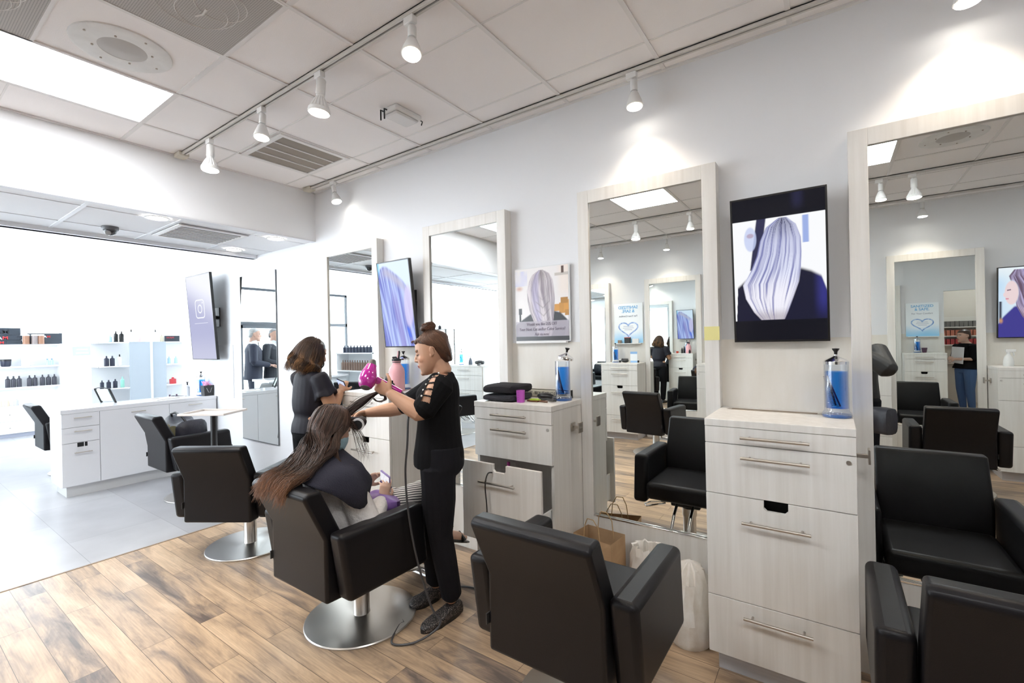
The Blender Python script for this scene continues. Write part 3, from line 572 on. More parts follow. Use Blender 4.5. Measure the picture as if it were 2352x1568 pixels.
# ================================================================ SALON CHAIRS
def make_chair(label, x, y, rz, group):
    t = thing('salon_chair', label, 'chair', (x, y, 0), rz, group)
    G().lathe([(.30, 0), (.302, .006), (.298, .011), (.06, .018), (.04, .02)], n=56).build('base', STEEL, t)
    G().lathe([(.047, .018), (.044, .022), (.044, .24), (.05, .245), (.05, .30), (.03, .31)], n=28).build('column', STEEL, t)
    s = G().box(-.24, .24, -.27, .235, .355, .475).build('seat', LEATHER, t, bevel=.03, seg=4)
    G().box(-.10, .10, -.15, .12, .30, .36).build('seat_mount', BLACK, t, bevel=.01)
    prof_r = [(-.37, .305), (-.37, .605), (-.475, .828)]; prof_f = [(-.388, .85), (-.272, .605), (-.265, .30)]
    bk = G().prism(prof_r + [(-.455, .85)] + prof_f, 'x', -.242, .242).build('backrest', LEATHER, t, bevel=.02, seg=4)
    G().box(-.248, -.243, -.378, -.352, .405, .447).build('care_tag', mat('tag_black', (.03, .03, .03), .5), bk, smooth=False)
    for sgn in (-1, 1):
        a, b = sgn * .248, sgn * .348
        x0, x1 = min(a, b), max(a, b)
        G().hexa([(x0, -.315, .318), (x1, -.315, .318), (x1, .195, .312), (x0, .195, .312), (x0, -.365, .648), (x1, -.365, .648), (x1, .16, .648), (x0, .16, .648)]).build('armrest', LEATHER, t, bevel=.026, seg=4)
        G().box(min(sgn * .22, sgn * .26), max(sgn * .22, sgn * .26), -.12, .08, .34, .38).build('arm_bracket', BLACK, t)
    f = G()
    for xx in (-.055, .055): f.tube([(xx, .10, .33), (xx, .20, .26), (xx, .30, .14), (xx, .40, .115)], .011, 10)
    f.tube([(-.15, .40, .115), (.15, .40, .115)], .012, 10).box(-.14, .14, .36, .45, .10, .112).build('footrest', CHROME, t)
    G().tube([(-.05, -.02, .30), (-.16, -.04, .27), (-.30, -.06, .24), (-.33, .0, .235), (-.30, .05, .24), (-.16, .03, .28)], .006, 8).build('pump_lever', CHROME, t)
    return t
CH = 'salon chairs along the mirrors'
c0 = make_chair('black salon chair with its back turned, standing across the edge of the wood floor', -3.72, -.92, math.radians(32), CH)
def raise_chair(c, dz):
    for k in c.children:
        if k.name.split('.')[0] not in ('base', 'column'): k.location.z += dz
    return c
def chair(label, x, y, rz=0, group=CH): return dup(c0, (x, y, 0), rz, label, group)
chair('black salon chair in which the woman with long hair sits', -2.2, -1.04)
raise_chair(chair('empty black salon chair in the foreground before the mirror with the yellow note', -.865, -.90), .03)
chair('black salon chair cut off by the bottom right corner', .437, -.56)
raise_chair(chair('black salon chair holding a dark bag, beside the white island', -5.45, -.61), .035)
raise_chair(chair('black salon chair behind the left end of the white island', -7.92, -1.02), .035)
OC = 'salon chairs on the opposite side'
chair('opposite salon chair before the mirror left of the poster', -3.37, -3.60, PI, OC)
chair('opposite salon chair seen from behind in the mirror with the yellow note', -1.95, -3.58, PI + .12, OC)
chair('opposite salon chair seen from behind in the right mirror', .93, -3.55, PI, OC)
chair('chair of the neighbouring station behind the photographer', -.52, -3.75, PI, OC)

# ================================================================ THINGS ON THE CABINETS
GLASSJ = thin_glass('jar_glass', (.96, .98, 1), .25, .02)
BLUE = thin_glass('blue_disinfectant', (.22, .56, .95), .06, .02)
def comb(g, p, q, w, teeth=22):
    p = Vector(p); q = Vector(q); d = (q - p); n = Vector((d.z, 0, -d.x)).normalized() * w
    g.hexa([p + V(0, -.002, 0), q + V(0, -.002, 0), q + V(0, .002, 0), p + V(0, .002, 0), p + n * .35 + V(0, -.002, 0), q + n * .35 + V(0, -.002, 0), q + n * .35 + V(0, .002, 0), p + n * .35 + V(0, .002, 0)])
    for i in range(teeth):
        a = p + d * ((i + .5) / teeth) + n * .3; g.tube([a, a + n * .7], .0012, 4)
def jar(label, x, y, z, ajar=False, s=1., group=None):
    t = thing('disinfectant_jar', label, 'jar', (x, y, z), 0, group)
    G().lathe([(.056 * s, 0), (.058 * s, .006), (.054 * s, .02), (.047 * s, .03), (.047 * s, .24 * s), (.044 * s, .24 * s), (.044 * s, .04), (.001, .038)], n=32, cap=False).build('jar_glass', GLASSJ, t)
    G().lathe([(.054 * s, .001), (.056 * s, .012), (.03, .014)], n=28).build('foot', mat('blue_foot', (.04, .13, .38), .15), t)
    G().lathe([(.0435 * s, .042), (.0435 * s, .203 * s)], n=28).build('liquid', BLUE, t)
    g = G(); comb(g, (-.024, -.012, .165), (.016, -.016, .05), .018); g.build('comb', mat('maroon_comb', (.16, .02, .06), .3), t)
    g = G(); comb(g, (-.030, .0, .185 * s), (.0, .004, .05), .02); g.build('comb', mat('dark_comb', (.015, .015, .02), .3), t)
    lid = G().lathe([(.049 * s, 0), (.049 * s, .012), (.042 * s, .018), (.012, .034), (.007, .037), (.006, .045)], n=32).build('lid', CHROME, t, loc=(0, 0, .236 * s) if not ajar else (.022, 0, .252 * s), rot=(0, 0 if not ajar else .22, 0))
    G().lathe([(.006, .04), (.007, .055), (.014, .066), (.014, .07), (.001, .071)], n=16).build('knob', BLACK, lid)
    return t
TOPZ = 1.156
jar('blue disinfectant jar with a closed chrome lid, in the right foreground', .012, -.145, TOPZ)
jar('blue disinfectant jar with its lid set askew, beside the folded towels', -1.362, -.17, TOPZ, True)
jar('blue disinfectant jar behind the pink bottle', -2.862, -.105, TOPZ)
jar('blue disinfectant jar on the far end of the white island', -6.70, -.10, .911)
jar('blue disinfectant jar under the opposite sanitized poster', -2.83, YO + .17, TOPZ)
jar('blue disinfectant jar under the second sanitized poster', 1.30, -.17, TOPZ)
# folded towels
DARK = mat('black_towel', (.013, .012, .016), .95, bump=.8, bscale=260)
def soft_slab(x0, x1, y0, y1, z0, z1, seed, amp=.012, n=14):
    R = []; rng = np.random.default_rng(seed)
    ph = rng.uniform(0, 6, 4)
    for i in range(n + 1):
        u = i / n; e = min(u, 1 - u); sc = min(1, .55 + e * 6); x = x0 + (x1 - x0) * u; ring = []
        for k in range(16):
            a = 2 * PI * k / 16; ca, sa = math.cos(a), math.sin(a); ca = math.copysign(abs(ca) ** .5, ca); sa = math.copysign(abs(sa) ** .6, sa)
            zz = (z0 + z1) / 2 + (z1 - z0) / 2 * sa * sc + (amp * math.sin(u * 5 + ph[0]) * math.sin(a + ph[1]) if sa > .1 else 0)
            ring.append((x, (y0 + y1) / 2 + (y1 - y0) / 2 * ca * sc + amp * .6 * math.sin(u * 7 + ph[2]), max(zz, z0)))
        R.append(ring)
    return G().rings(R)
soft_slab(-1.815, -1.575, -.415, -.16, TOPZ + .0005, TOPZ + .040, 1, .003).build('folded_towel', mat('charcoal_towel', (.03, .03, .038), .95, bump=.8, bscale=260))
tag(bpy.data.objects['folded_towel'], 'dark grey folded towel at the bottom of the little pile', 'towel', 'folded towels on the cabinet')
soft_slab(-1.815, -1.58, -.41, -.15, TOPZ + .046, TOPZ + .10, 5, .004).build('folded_cape', DARK)
tag(bpy.data.objects['folded_cape'], 'black folded cape lying on the grey towel beside the purple tumbler', 'cape', 'folded towels on the cabinet')
t = thing('tumbler', 'purple plastic tumbler at the front edge beside the folded towels', 'cup', (-1.545, -.365, TOPZ))
G().lathe([(.022, 0), (.024, .002), (.026, .072), (.0235, .072), (.021, .006), (.001, .005)], n=28, cap=False).build('cup', mat('purple_plastic', (.50, .10, .50), .3), t)
for z in (.018, .032, .046, .060): G().tube([(.0262 * math.cos(a), .0262 * math.sin(a), z) for a in (-1.75, -1.6, -1.45)], .0008, 4).build('mark', mat('purple_ink', (.2, .02, .2), .5), t)
t = thing('wooden_sign_block', 'cream sign block about a miracle worker, leaning behind the jar', 'sign', (-1.775, -.085, TOPZ))
G().box(0, .42, 0, .022, 0, .052).build('block', mat('cream_block', (.62, .58, .46), .6), t, bevel=.002)
G().box(.42, .424, -.001, .023, 0, .052).box(0, .42, -.002, .0, .0485, .052).box(0, .42, -.002, 0, 0, .003).build('dark_edge', BLACKM, t, smooth=False)
text('sign_text', 'HAIR STYLIST - BECAUSE MIRACLE WORKER', .03, mat('sign_ink', (.05, .05, .05), .6), t, (.21, -.0015, .015), sx=.62)
# little tools on cabinet two
g = G().tube([(-.02, 0, .008), (.02, 0, .012), (.05, .01, .008)], .007, 8).tube([(-.02, .012, .012), (.03, .02, .014)], .005, 8).build('hair_clip', mat('lime_plastic', (.38, .55, .03), .35), None, loc=(-1.495, -.31, TOPZ)); tag(g, 'lime green hair clip beside the purple tumbler', 'hair clip')
g = G().ell((0, 0, .022), (.06, .028, .022)).tube([(.05, 0, .02), (.10, -.01, .012)], .009, 8).build('hair_clipper', BLACK, None, loc=(-1.47, -.20, TOPZ)); tag(g, 'black hair clipper lying before the cream sign', 'clipper')
g = G().tube([(-.07, 0, .006), (.0, .01, .006), (.07, 0, .005)], .006, 8).box(-.05, .01, -.012, .012, .002, .009).build('flat_comb', mat('tortoise_brown', (.13, .05, .02), .35), None, loc=(-1.46, -.315, TOPZ)); tag(g, 'brown comb lying on the cabinet edge', 'comb')
g = G().tube([(-.07, 0, .007), (-.01, .0, .012), (.05, .012, .008)], .007, 8).tube([(-.01, 0, .012), (.05, -.015, .01)], .006, 8).build('scissors', BLACK, None, loc=(-1.41, -.27, TOPZ + .001)); tag(g, 'black scissors beside the blue jar with the askew lid', 'scissors')
# pink bottle and neighbours on cabinet one
t = thing('water_bottle', 'big pink water bottle with a black straw lid', 'bottle', (-2.79, -.24, TOPZ))
G().lathe([(.056, 0), (.061, .004), (.0615, .15), (.056, .175), (.036, .205), (.031, .21), (.031, .222)], n=36).build('body', mat('pink_enamel', (.80, .42, .45), .35), t)
G().lathe([(.0325, .222), (.0325, .228)], n=30).lathe([(.036, .234), (.036, .248), (.028, .252)], n=30).build('lid', BLACK, t)
G().lathe([(.033, .228), (.033, .234)], n=30).build('lid_ring', MATS['pink_enamel'], t)
G().tube([(-.03, -.01, .26), (.0, -.005, .262), (.005, 0, .25)], .008, 8).tube([(.022, 0, .25), (.03, 0, .275), (.034, 0, .30), (.031, 0, .312)], [.006, .006, .007, .006], 10).build('straw', BLACK, t)
G().tube([(.018, -.004, .262), (.026, -.004, .29), (.027, -.004, .31)], .006, 8).build('straw_loop', MATS['pink_enamel'], t)
for i, (x, y, h, l) in enumerate(((-2.745, -.33, .09, 'small black bottle right of the pink water bottle'), (-2.92, -.12, .16, 'tall black bottle left of the blue jar on the far cabinet'), (-2.95, -.20, .13, 'black pump bottle at the left of the far cabinet'))):
    t = thing('product_bottle', l, 'bottle', (x, y, TOPZ), 0, 'bottles on the far cabinet')
    G().lathe([(.021, 0), (.022, .003), (.022, h * .7), (.012, h * .8)], n=20).build('body', BLACK, t); G().lathe([(.011, h * .8), (.011, h)], n=16).build('cap', BLACKM, t)
t = thing('tumbler', 'small red cup behind the woman with the phone, on the far cabinet', 'cup', (-3.06, -.20, TOPZ)); G().lathe([(.028, 0), (.032, .05), (.03, .05), (.027, .005), (.001, .004)], n=20, cap=False).build('cup', mat('red_plastic', (.5, .06, .03), .3), t)
t = thing('tumbler', 'small clear cup left of the red cup, on the far cabinet', 'cup', (-3.13, -.13, TOPZ)); G().lathe([(.03, 0), (.036, .07), (.034, .07), (.028, .005), (.001, .004)], n=20, cap=False).build('cup', GLASSJ, t)
# spray bottle, opposite cabinets
def spray(label, x, y, z, m, rz=0):
    t = thing('spray_bottle', label, 'bottle', (x, y, z), rz)
    G().lathe([(.038, 0), (.04, .004), (.042, .05), (.03, .10), (.014, .125), (.013, .135)], n=24).build('body', m, t)
    G().box(-.055, .02, -.013, .013, .15, .178).tube([(0, 0, .13), (0, 0, .155)], .014, 12).tube([(-.03, 0, .155), (-.042, 0, .13), (-.04, 0, .11)], .006, 8).build('trigger', WHITEP, t, bevel=.003)
spray('white spray bottle under the reflected television', 1.505, YO + .20, TOPZ, mat('translucent_white', (.75, .76, .75), .3), PI)
t = thing('hair_brush_bowl', 'black ridged clip bowl under the opposite sanitized poster', 'bowl', (-2.655, YO + .22, TOPZ)); 
g = G().ell((0, 0, .03), (.06, .04, .03))
for k in range(7): g.tube([(-.05 + .016 * k, -.035, .02), (-.05 + .016 * k, 0, .065), (-.05 + .016 * k, .035, .02)], .004, 6)
g.build('bowl', BLACK, t)
t = thing('acrylic_sign', 'white and blue counter sign beside the black clip bowl', 'sign', (-2.52, YO + .2, TOPZ), PI)
G().box(-.055, .055, 0, .004, 0, .17).build('card', mat('card_white', (.82, .84, .86), .4), t, smooth=False); G().box(-.055, .055, -.001, 0, .135, .17).box(-.055, .055, -.001, 0, 0, .03).build('blue_band', mat('card_blue', (.30, .52, .82), .4), t, smooth=False)
for k, (dx, w, h, d, c, l) in enumerate(((-2.80, .05, .05, .05, (.30, .22, .16), 'small brown box on the ledge of the opposite poster'), (-2.67, .09, .085, .05, (.03, .03, .03), 'small black box with red lid on the ledge of the opposite poster'), (-2.54, .10, .07, .03, (.75, .76, .76), 'small white card box on the ledge of the opposite poster'))):
    t = thing('product_box', l, 'box', (dx, YO + .055, 1.457), 0, 'boxes on the opposite ledge'); G().box(-w / 2, w / 2, -d / 2, d / 2, 0, h).build('carton', mat('carton%d' % k, c, .5), t, bevel=.002)
    if k == 1: G().box(-w / 2 - .001, w / 2 + .001, -d / 2 - .001, d / 2 + .001, h, h + .008).build('lid', mat('red_lid', (.5, .03, .02), .4), t)
for x, l in ((-2.745, 'tiny black bottle left of the black clip bowl'), (-2.45, 'tiny black bottle right of the white counter sign')):
    t = thing('product_bottle', l, 'bottle', (x, YO + .2, TOPZ), 0, 'tiny bottles on the opposite cabinet'); G().lathe([(.014, 0), (.014, .03), (.007, .036)], n=14).build('body', BLACK, t); G().lathe([(.008, .036), (.008, .055)], n=12).build('cap', WHITEP, t)
t = thing('tumbler', 'dark cup beside the jar under the second sanitized poster', 'cup', (1.40, -.17, TOPZ)); G().lathe([(.03, 0), (.045, .09), (.042, .09), (.028, .006), (.001, .005)], n=20, cap=False).build('cup', mat('plum_cup', (.08, .03, .06), .3), t)
# ================================================================ WHITE ISLAND
t = thing('island_cabinet', 'long glossy white island of drawers on the grey tiles', 'cabinet', (-6.72, -.73, 0))
G().box(-.24, .218, -.73, .715, .11, .868).build('carcass', GLOSSW, t, smooth=False)
G().box(-.245, .242, -.735, .717, .868, .911).build('worktop', GLOSSW, t, bevel=.002)
G().box(-.20, .19, -.69, .717, 0, .11).build('plinth', mat('white_plinth', (.70, .70, .70), .4), t, smooth=False)
def front(nm, y0, y1, z0, z1, hy0, hy1, hz):
    d = G().box(.2185, .2385, y0 + .002, y1 - .002, z0 + .002, z1 - .002).build(nm, GLOSSW, t, bevel=.001, seg=1)
    h = G().tube([(.272, hy0, hz), (.272, hy1, hz)], .0055, 8)
    for y in (hy0 + .02, hy1 - .02): h.cyl((.272, y, hz), (.238, y, hz), .004, n=8)
    h.build('handle', SATIN, d); return d
front('drawer', -.73, -.428, .722, .868, -.638, -.498, .822); front('drawer', -.73, -.428, .562, .722, -.638, -.498, .682)
d = front('drawer', -.73, -.428, .115, .562, -.638, -.498, .46); G().box(.238, .2395, -.61, -.53, .515, .559).build('cord_slot', BLACKM, d, smooth=False); G().box(.2388, .2405, -.558, -.552, .515, .559).build('cord', WHITEP, d, smooth=False)
front('door', -.428, .207, .115, .868, -.162, -.031, .822); front('door', .207, .715, .115, .868, .395, .541, .832)
# things on the island
t = thing('gift_bag', 'small black gift bag with pink tissue on the far end of the island', 'bag', (-6.60, -.07, .911))
G().hexa([(-.05, -.05, 0), (.05, -.05, 0), (.05, .05, 0), (-.05, .05, 0), (-.055, -.06, .13), (.055, -.06, .13), (.055, .06, .13), (-.055, .06, .13)]).build('bag', mat('bag_black', (.02, .02, .022), .4), t)
g = G(); 
for k in range(7): g.tube([(random.uniform(-.03, .03), random.uniform(-.04, .04), .12), (random.uniform(-.05, .05), random.uniform(-.06, .06), .185)], [.02, .003], 5)
g.build('tissue', mat('pink_tissue', (.80, .40, .62), .7), t); G().tube([(.0565, -.03, .10), (.062, -.01, .045), (.062, .01, .045), (.0565, .03, .10)], .002, 5).build('handle', mat('cord_white', (.7, .7, .7), .6), t)
t = thing('product_bottle', 'clear pump bottle on the island left of the blue jar', 'bottle', (-6.80, -.22, .911)); G().lathe([(.028, 0), (.028, .12), (.012, .14)], n=18).build('body', mat('clear_bottle', (.72, .76, .80), .15), t); G().lathe([(.008, .14), (.008, .17), (.015, .172), (.015, .18)], n=12).build('pump', BLACK, t)
t = thing('tablet_frame', 'black metal sign holder with a pale card standing on the island', 'sign holder', (-6.90, -1.02, .911), .35)
for x in (-.11, .11): G().tube([(x, .05, .0), (x, -.02, .17)], .012, 8).build('post', BLACK, t)
G().tube([(-.11, -.02, .165), (-.05, -.026, .178), (.05, -.026, .178), (.11, -.02, .165)], .005, 6).build('top_bar', BLACK, t); G().hexa([(-.09, .035, .02), (.09, .035, .02), (.09, .04, .02), (-.09, .04, .02), (-.09, -.02, .155), (.09, -.02, .155), (.09, -.015, .155), (-.09, -.015, .155)]).build('card', mat('mint_card', (.66, .86, .84), .5), t, smooth=False)
t = thing('magazine', 'open magazine lying on the island top', 'magazine', (-6.72, -.52, .911), .3); G().box(-.11, 0, -.14, .14, 0, .008).box(.0, .11, -.14, .14, 0, .006).build('pages', mat('paper', (.72, .70, .64), .6), t, bevel=.002); G().box(-.09, -.02, -.10, .0, .008, .0085).build('picture', mat('print_dark', (.12, .11, .09), .5), t, smooth=False)
t = thing('eyeglasses', 'dark eyeglasses lying on the island beside the gift bag', 'glasses', (-6.78, -.36, .915), .4); G().tube([(-.03 + .025 * math.cos(a), .02 * math.sin(a), .012) for a in np.linspace(0, 6.28, 16)], .003, 5).tube([(.03 + .025 * math.cos(a), .02 * math.sin(a), .012) for a in np.linspace(0, 6.28, 16)], .003, 5).tube([(-.055, 0, .012), (-.06, .1, .0)], .003, 5).tube([(.055, 0, .012), (.06, .1, .0)], .003, 5).build('frame', BLACK, t)
# bag on the chair, trolley tray
t = thing('shoulder_bag', 'dark slouchy bag with an olive panel lying in the salon chair', 'bag', (-5.44, -.74, .515))
soft_slab(-.20, .20, -.15, .13, .0, .30, 12, .035, 18).build('bag', mat('bag_nylon', (.018, .018, .028), .5, bump=.8, bscale=30), t)
soft_slab(-.02, .15, -.17, -.10, .05, .25, 14, .02).build('front_panel', mat('olive_canvas', (.13, .115, .06), .9), t)
G().tube([(-.15, -.05, .27), (-.10, -.08, .345), (.03, -.09, .365), (.12, -.07, .34), (.17, -.03, .25)], .011, 8).build('strap', mat('strap_black', (.012, .012, .014), .4), t)
t = thing('tool_trolley', 'cream tray trolley on a black post with castors, behind the turned chair', 'trolley', (-4.72, -.76, 0), .55)
tr = G()
tr.box(-.20, .20, -.145, .145, .912, .920).box(-.22, .22, -.165, -.15, .915, .935).box(-.22, .22, .15, .165, .915, .935).box(-.22, -.205, -.15, .15, .915, .935).box(.205, .22, -.15, .15, .915, .935).build('tray', mat('cream_tray', (.66, .60, .55), .35), t, bevel=.003)
G().lathe([(.026, .06), (.026, .912)], n=20).build('post', BLACK, t)
for k in range(4):
    a = k * PI / 2 + .4; e = V(.24 * math.cos(a), .24 * math.sin(a), .075)
    l = G().tube([(0, 0, .085), e], [.02, .014], 8).build('leg', BLACK, t); G().cyl(e + V(-.012, 0, -.045), e + V(.012, 0, -.045), .03, n=18).tube([e, e + V(0, 0, -.03)], .012, 8).build('castor', BLACK, l)
# ================================================================ RETAIL SHELVES
SHW = mat('shelf_white', (.86, .87, .88), .4)
t = thing('retail_shelf', 'wide white product shelf along the shop front', 'shelf', (-12.0, -1.6, 0))
g = G().box(-.30, -.27, -1.2, 1.2, .56, 1.70)
for y in (-1.2, 1.17): g.box(-.27, 0, y, y + .03, .56, 1.66)
g.build('back', SHW, t, smooth=False)
for z in (.86, 1.235, 1.63): G().box(-.27, .0, -1.17, 1.17, z, z + .025).build('shelf', SHW, t, smooth=False)
b = G().box(-.30, .03, -1.2, 1.2, .07, .56).build('base_cabinet', SHW, t, smooth=False); G().box(-.28, -.01, -1.2, 1.2, 0, .07).build('plinth', mat('plinth_grey', (.4, .42, .5), .5), t, smooth=False)
for z in (.17, .405):
    for y in (-.6, .5): G().cyl((.03, y, z), (.045, y, z), .01, n=10).build('knob', SATIN, b)
G().box(.03, .032, -1.2, 1.2, .285, .29).build('seam', mat('seam_grey', (.35, .36, .4), .6), b, smooth=False)
BB = mat('bottle_charcoal', (.05, .05, .065), .3); BN = mat('bottle_navy', (.03, .035, .06), .3)
def bottle(label, x, y, z, h, r, m, grp, cap=None, nm='product_bottle'):
    t = thing(nm, label, 'bottle', (x, y, z), 0, grp)
    G().lathe([(r * .95, 0), (r, .004), (r, h * .72), (r * .45, h * .8)], n=14).build('body', m, t); G().lathe([(r * .4, h * .8), (r * .3, h)], n=10).build('cap', cap or m, t); return t
first = None; gsp = 'charcoal bottles on the shop front shelf'
for grp, ys in (('left', (-1.10, -1.03, -.96)), ('middle', (-.83, -.76)), ('right', (-.66, -.58, -.50))):
    for k, y in enumerate(ys):
        l = 'charcoal bottle in the %s cluster on the lower shop front shelf' % grp
        if first is None: first = bottle(l, -12.1, y, .885, .20, .033, BB, gsp + ', ' + grp)
        else: dup(first, (-12.1, y, .885), None, l, gsp + ', ' + grp)
t = thing('product_jar', 'dark squat jar on the middle shop front shelf', 'jar', (-12.1, -1.12, 1.26)); G().lathe([(.05, 0), (.065, .02), (.07, .11), (.04, .115)], n=20).build('body', BN, t); G().lathe([(.071, .10), (.071, .13)], n=20).build('lid', BLACK, t)
t = thing('product_box', 'pale patterned box on the middle shop front shelf', 'box', (-12.1, -.88, 1.26)); G().box(-.03, .03, -.05, .05, 0, .17).build('carton', streak('pattern_box', (.55, .5, .62), (.85, .85, .88), (30, 30, 30), rough=.5), t, smooth=False)
for k, y in enumerate((-.59, -.53)): 
    t = thing('product_bottle', 'pale blue bottle on the middle shop front shelf', 'bottle', (-12.1, y, 1.26), 0, 'pale blue bottles'); G().lathe([(.025, 0), (.025, .08), (.01, .1)], n=12).build('body', mat('pale_blue', (.45, .66, .80), .3), t); G().lathe([(.01, .1), (.012, .12)], n=10).build('cap', mat('cap_blue', (.2, .35, .5), .4), t)
for k, (y, c) in enumerate(((-1.22, (.70, .62, .48)), (-1.13, (.72, .55, .42)), (-1.02, (.5, .5, .55)))):
    t = thing('product_bottle', ('cream bottle', 'peach bottle', 'grey bottle')[k] + ' on the base cabinet of the shop front shelf', 'bottle', (-11.98, y, .562)); G().lathe([(.03, 0), (.03, .09), (.012, .11)], n=14).build('body', mat('small_bottle%d' % k, c, .4), t); G().lathe([(.011, .11), (.01, .15)], n=10).build('cap', WHITEP, t)
# WAM boxes on top
SL = mat('slate_box', (.035, .045, .06), .4); REDI = mat('red_print', (.60, .04, .05), .5); WHI = mat('white_print', (.85, .85, .85), .5); DKI = mat('dark_print', (.012, .016, .022), .5)
def wam(label, x, y, z, w, d, h, size, cols, sz):
    t = thing('product_box', label, 'box', (x, y, z), PI / 2, 'slate WAM boxes')
    G().box(-w / 2, w / 2, -d / 2, d / 2, 0, h).build('carton', SL, t, bevel=.002)
    for k, (ch, c) in enumerate(zip('WAM', cols)): text('logo_letter', ch, size, c, t, ((k - 1) * size * .95, -d / 2 - .001, sz), sx=1.25, bold=.002)
    return t
wam('top slate box of the left stack, with dark WAM lettering', -12.12, -1.22, 1.82, .56, .2, .13, .10, (DKI, DKI, DKI), .03)
wam('slate box with red and white WAM lettering, middle of the left stack', -12.12, -1.20, 1.735, .56, .2, .083, .075, (REDI, WHI, REDI), .012)
wam('slate box with red and white WAM lettering, bottom of the left stack', -12.12, -1.23, 1.656, .62, .2, .077, .06, (REDI, WHI, REDI), .012)
wam('slate box lying behind the clear canisters', -12.14, -.62, 1.656, .46, .16, .20, .05, (REDI, WHI, REDI), .12)
for k, (y, m) in enumerate(((-.88, 'copper'), (-.77, 'ash'), (-.69, 'copper'))):
    t = thing('canister', 'clear canister of %s hair swatches, %s in the row beside the WAM boxes' % (m, ('first', 'second', 'third')[k]), 'canister', (-11.98, y, 1.656)); G().lathe([(.045, 0), (.045, .15)], n=18).build('jar', mat('swatch_' + m, (.35, .18, .11) if m == 'copper' else (.30, .25, .24), .4, bump=.6, bscale=50), t); G().lathe([(.047, .15), (.047, .175), (.03, .178)], n=18).build('lid', WHITEP, t)
# mint sign hanging in the window
t = thing('window_sign', 'small mint green sign hanging in the shop front window', 'sign', (-12.05, -.10, 1.42)); G().box(0, .006, -.15, .13, 0, .18).build('board', mat('mint_board', (.45, .82, .78), .5), t, smooth=False); G().box(.006, .0075, -.09, .07, .11, .13).box(.006, .0075, -.10, .08, .04, .065).build('lettering', WHI, t, smooth=False)
# gondola with two end panels
t = thing('gondola_shelf', 'free-standing white shelf unit with two pale end panels', 'shelf', (-9.2, .1, 0))
EP = mat('pale_blue_panel', (.46, .52, .57), .4)
for y0, y1 in ((-.25, .02), (.05, .24)): G().box(-.02, .0, y0, y1, .03, 1.64).build('end_panel', EP, t, smooth=False)
G().box(-.02, .02, .02, .05, .0, 1.64).build('upright', SHW, t, smooth=False)
for z in (.55, .905, 1.25, 1.625):
    G().box(-.05, .0, -.62, -.25, z, z + .018).box(-.42, -.02, -.62, -.25, z, z + .018).build('shelf', SHW, t, smooth=False); G().box(-.42, 0, .24, .62, z, z + .018).build('shelf', SHW, t, smooth=False)
G().box(-.44, -.42, -.62, .62, 0, 1.66).build('back', SHW, t, smooth=False)
GG = 'bottles on the gondola shelf'
for k, (y, z, h, r, m, l) in enumerate(((-.40, 1.643, .17, .028, BLACK, 'black bottle on top of the gondola, left one'), (-.33, 1.643, .17, .03, BLACK, 'black bottle on top of the gondola, right one'), (-.22, 1.643, .20, .026, WHITEP, 'white bottle with black cap on the gondola end panel'),
        (-.47, 1.643, .11, .025, mat('pale_blue', (0, 0, 0)), 'pale blue bottle at the left on top of the gondola'), (-.12, 1.643, .11, .025, mat('blush', (.78, .62, .60), .4), 'blush bottle on top of the gondola end panel'), (.10, 1.643, .20, .022, WHITEP, 'white bottle on top of the right end panel'), (.19, 1.643, .12, .03, mat('straw_bottle', (.6, .55, .42), .3), 'straw coloured bottle on top of the right end panel'),
        (-.52, 1.268, .16, .03, BN, 'navy bottle on the middle gondola shelf, left one'), (-.45, 1.268, .16, .03, BN, 'navy bottle on the middle gondola shelf, right one'), (-.36, 1.268, .18, .026, WHITEP, 'white bottle with dark cap on the middle gondola shelf'),
        (-.58, .923, .13, .025, BN, 'navy tube on the lower gondola shelf, leftmost'), (-.50, .923, .13, .028, BN, 'navy tube on the lower gondola shelf, second from left'), (-.42, .923, .14, .028, BN, 'navy tube on the lower gondola shelf, third from left'), (-.33, .923, .17, .025, mat('mint_bottle', (.35, .75, .62), .4), 'mint bottle on the lower gondola shelf'),
        (.30, 1.268, .12, .022, mat('pale_blue', (0, 0, 0)), 'pale bottle on the right side of the gondola, left one'), (.40, 1.268, .12, .022, mat('pale_blue', (0, 0, 0)), 'pale bottle on the right side of the gondola, right one'), (.35, .923, .11, .05, mat('ruby_pot', (.62, .06, .07), .3), 'ruby pot on the right side of the gondola'),
        (.30, .60, .17, .035, mat('plum_bottle', (.10, .05, .09), .25), 'plum bottle low on the right side of the gondola, left one'), (.40, .60, .17, .035, mat('plum_bottle', (0, 0, 0)), 'plum bottle low on the right side of the gondola, right one'))):
    bottle(l, -9.2 - (.06 if abs(y) > .25 else .012), .1 + y, z if z != .60 else .57, h, r if abs(y) > .25 else min(r, .018) + .01, m, GG, BLACK if m in (WHITEP,) else None)
t = thing('product_box', 'slate box with red mark on top of the right gondola shelf', 'box', (-9.3, .45, 1.643), PI / 2); G().box(-.11, .11, -.05, .05, 0, .10).build('carton', SL, t); text('logo_letter', 'WAM', .045, REDI, t, (-.03, -.052, .05))
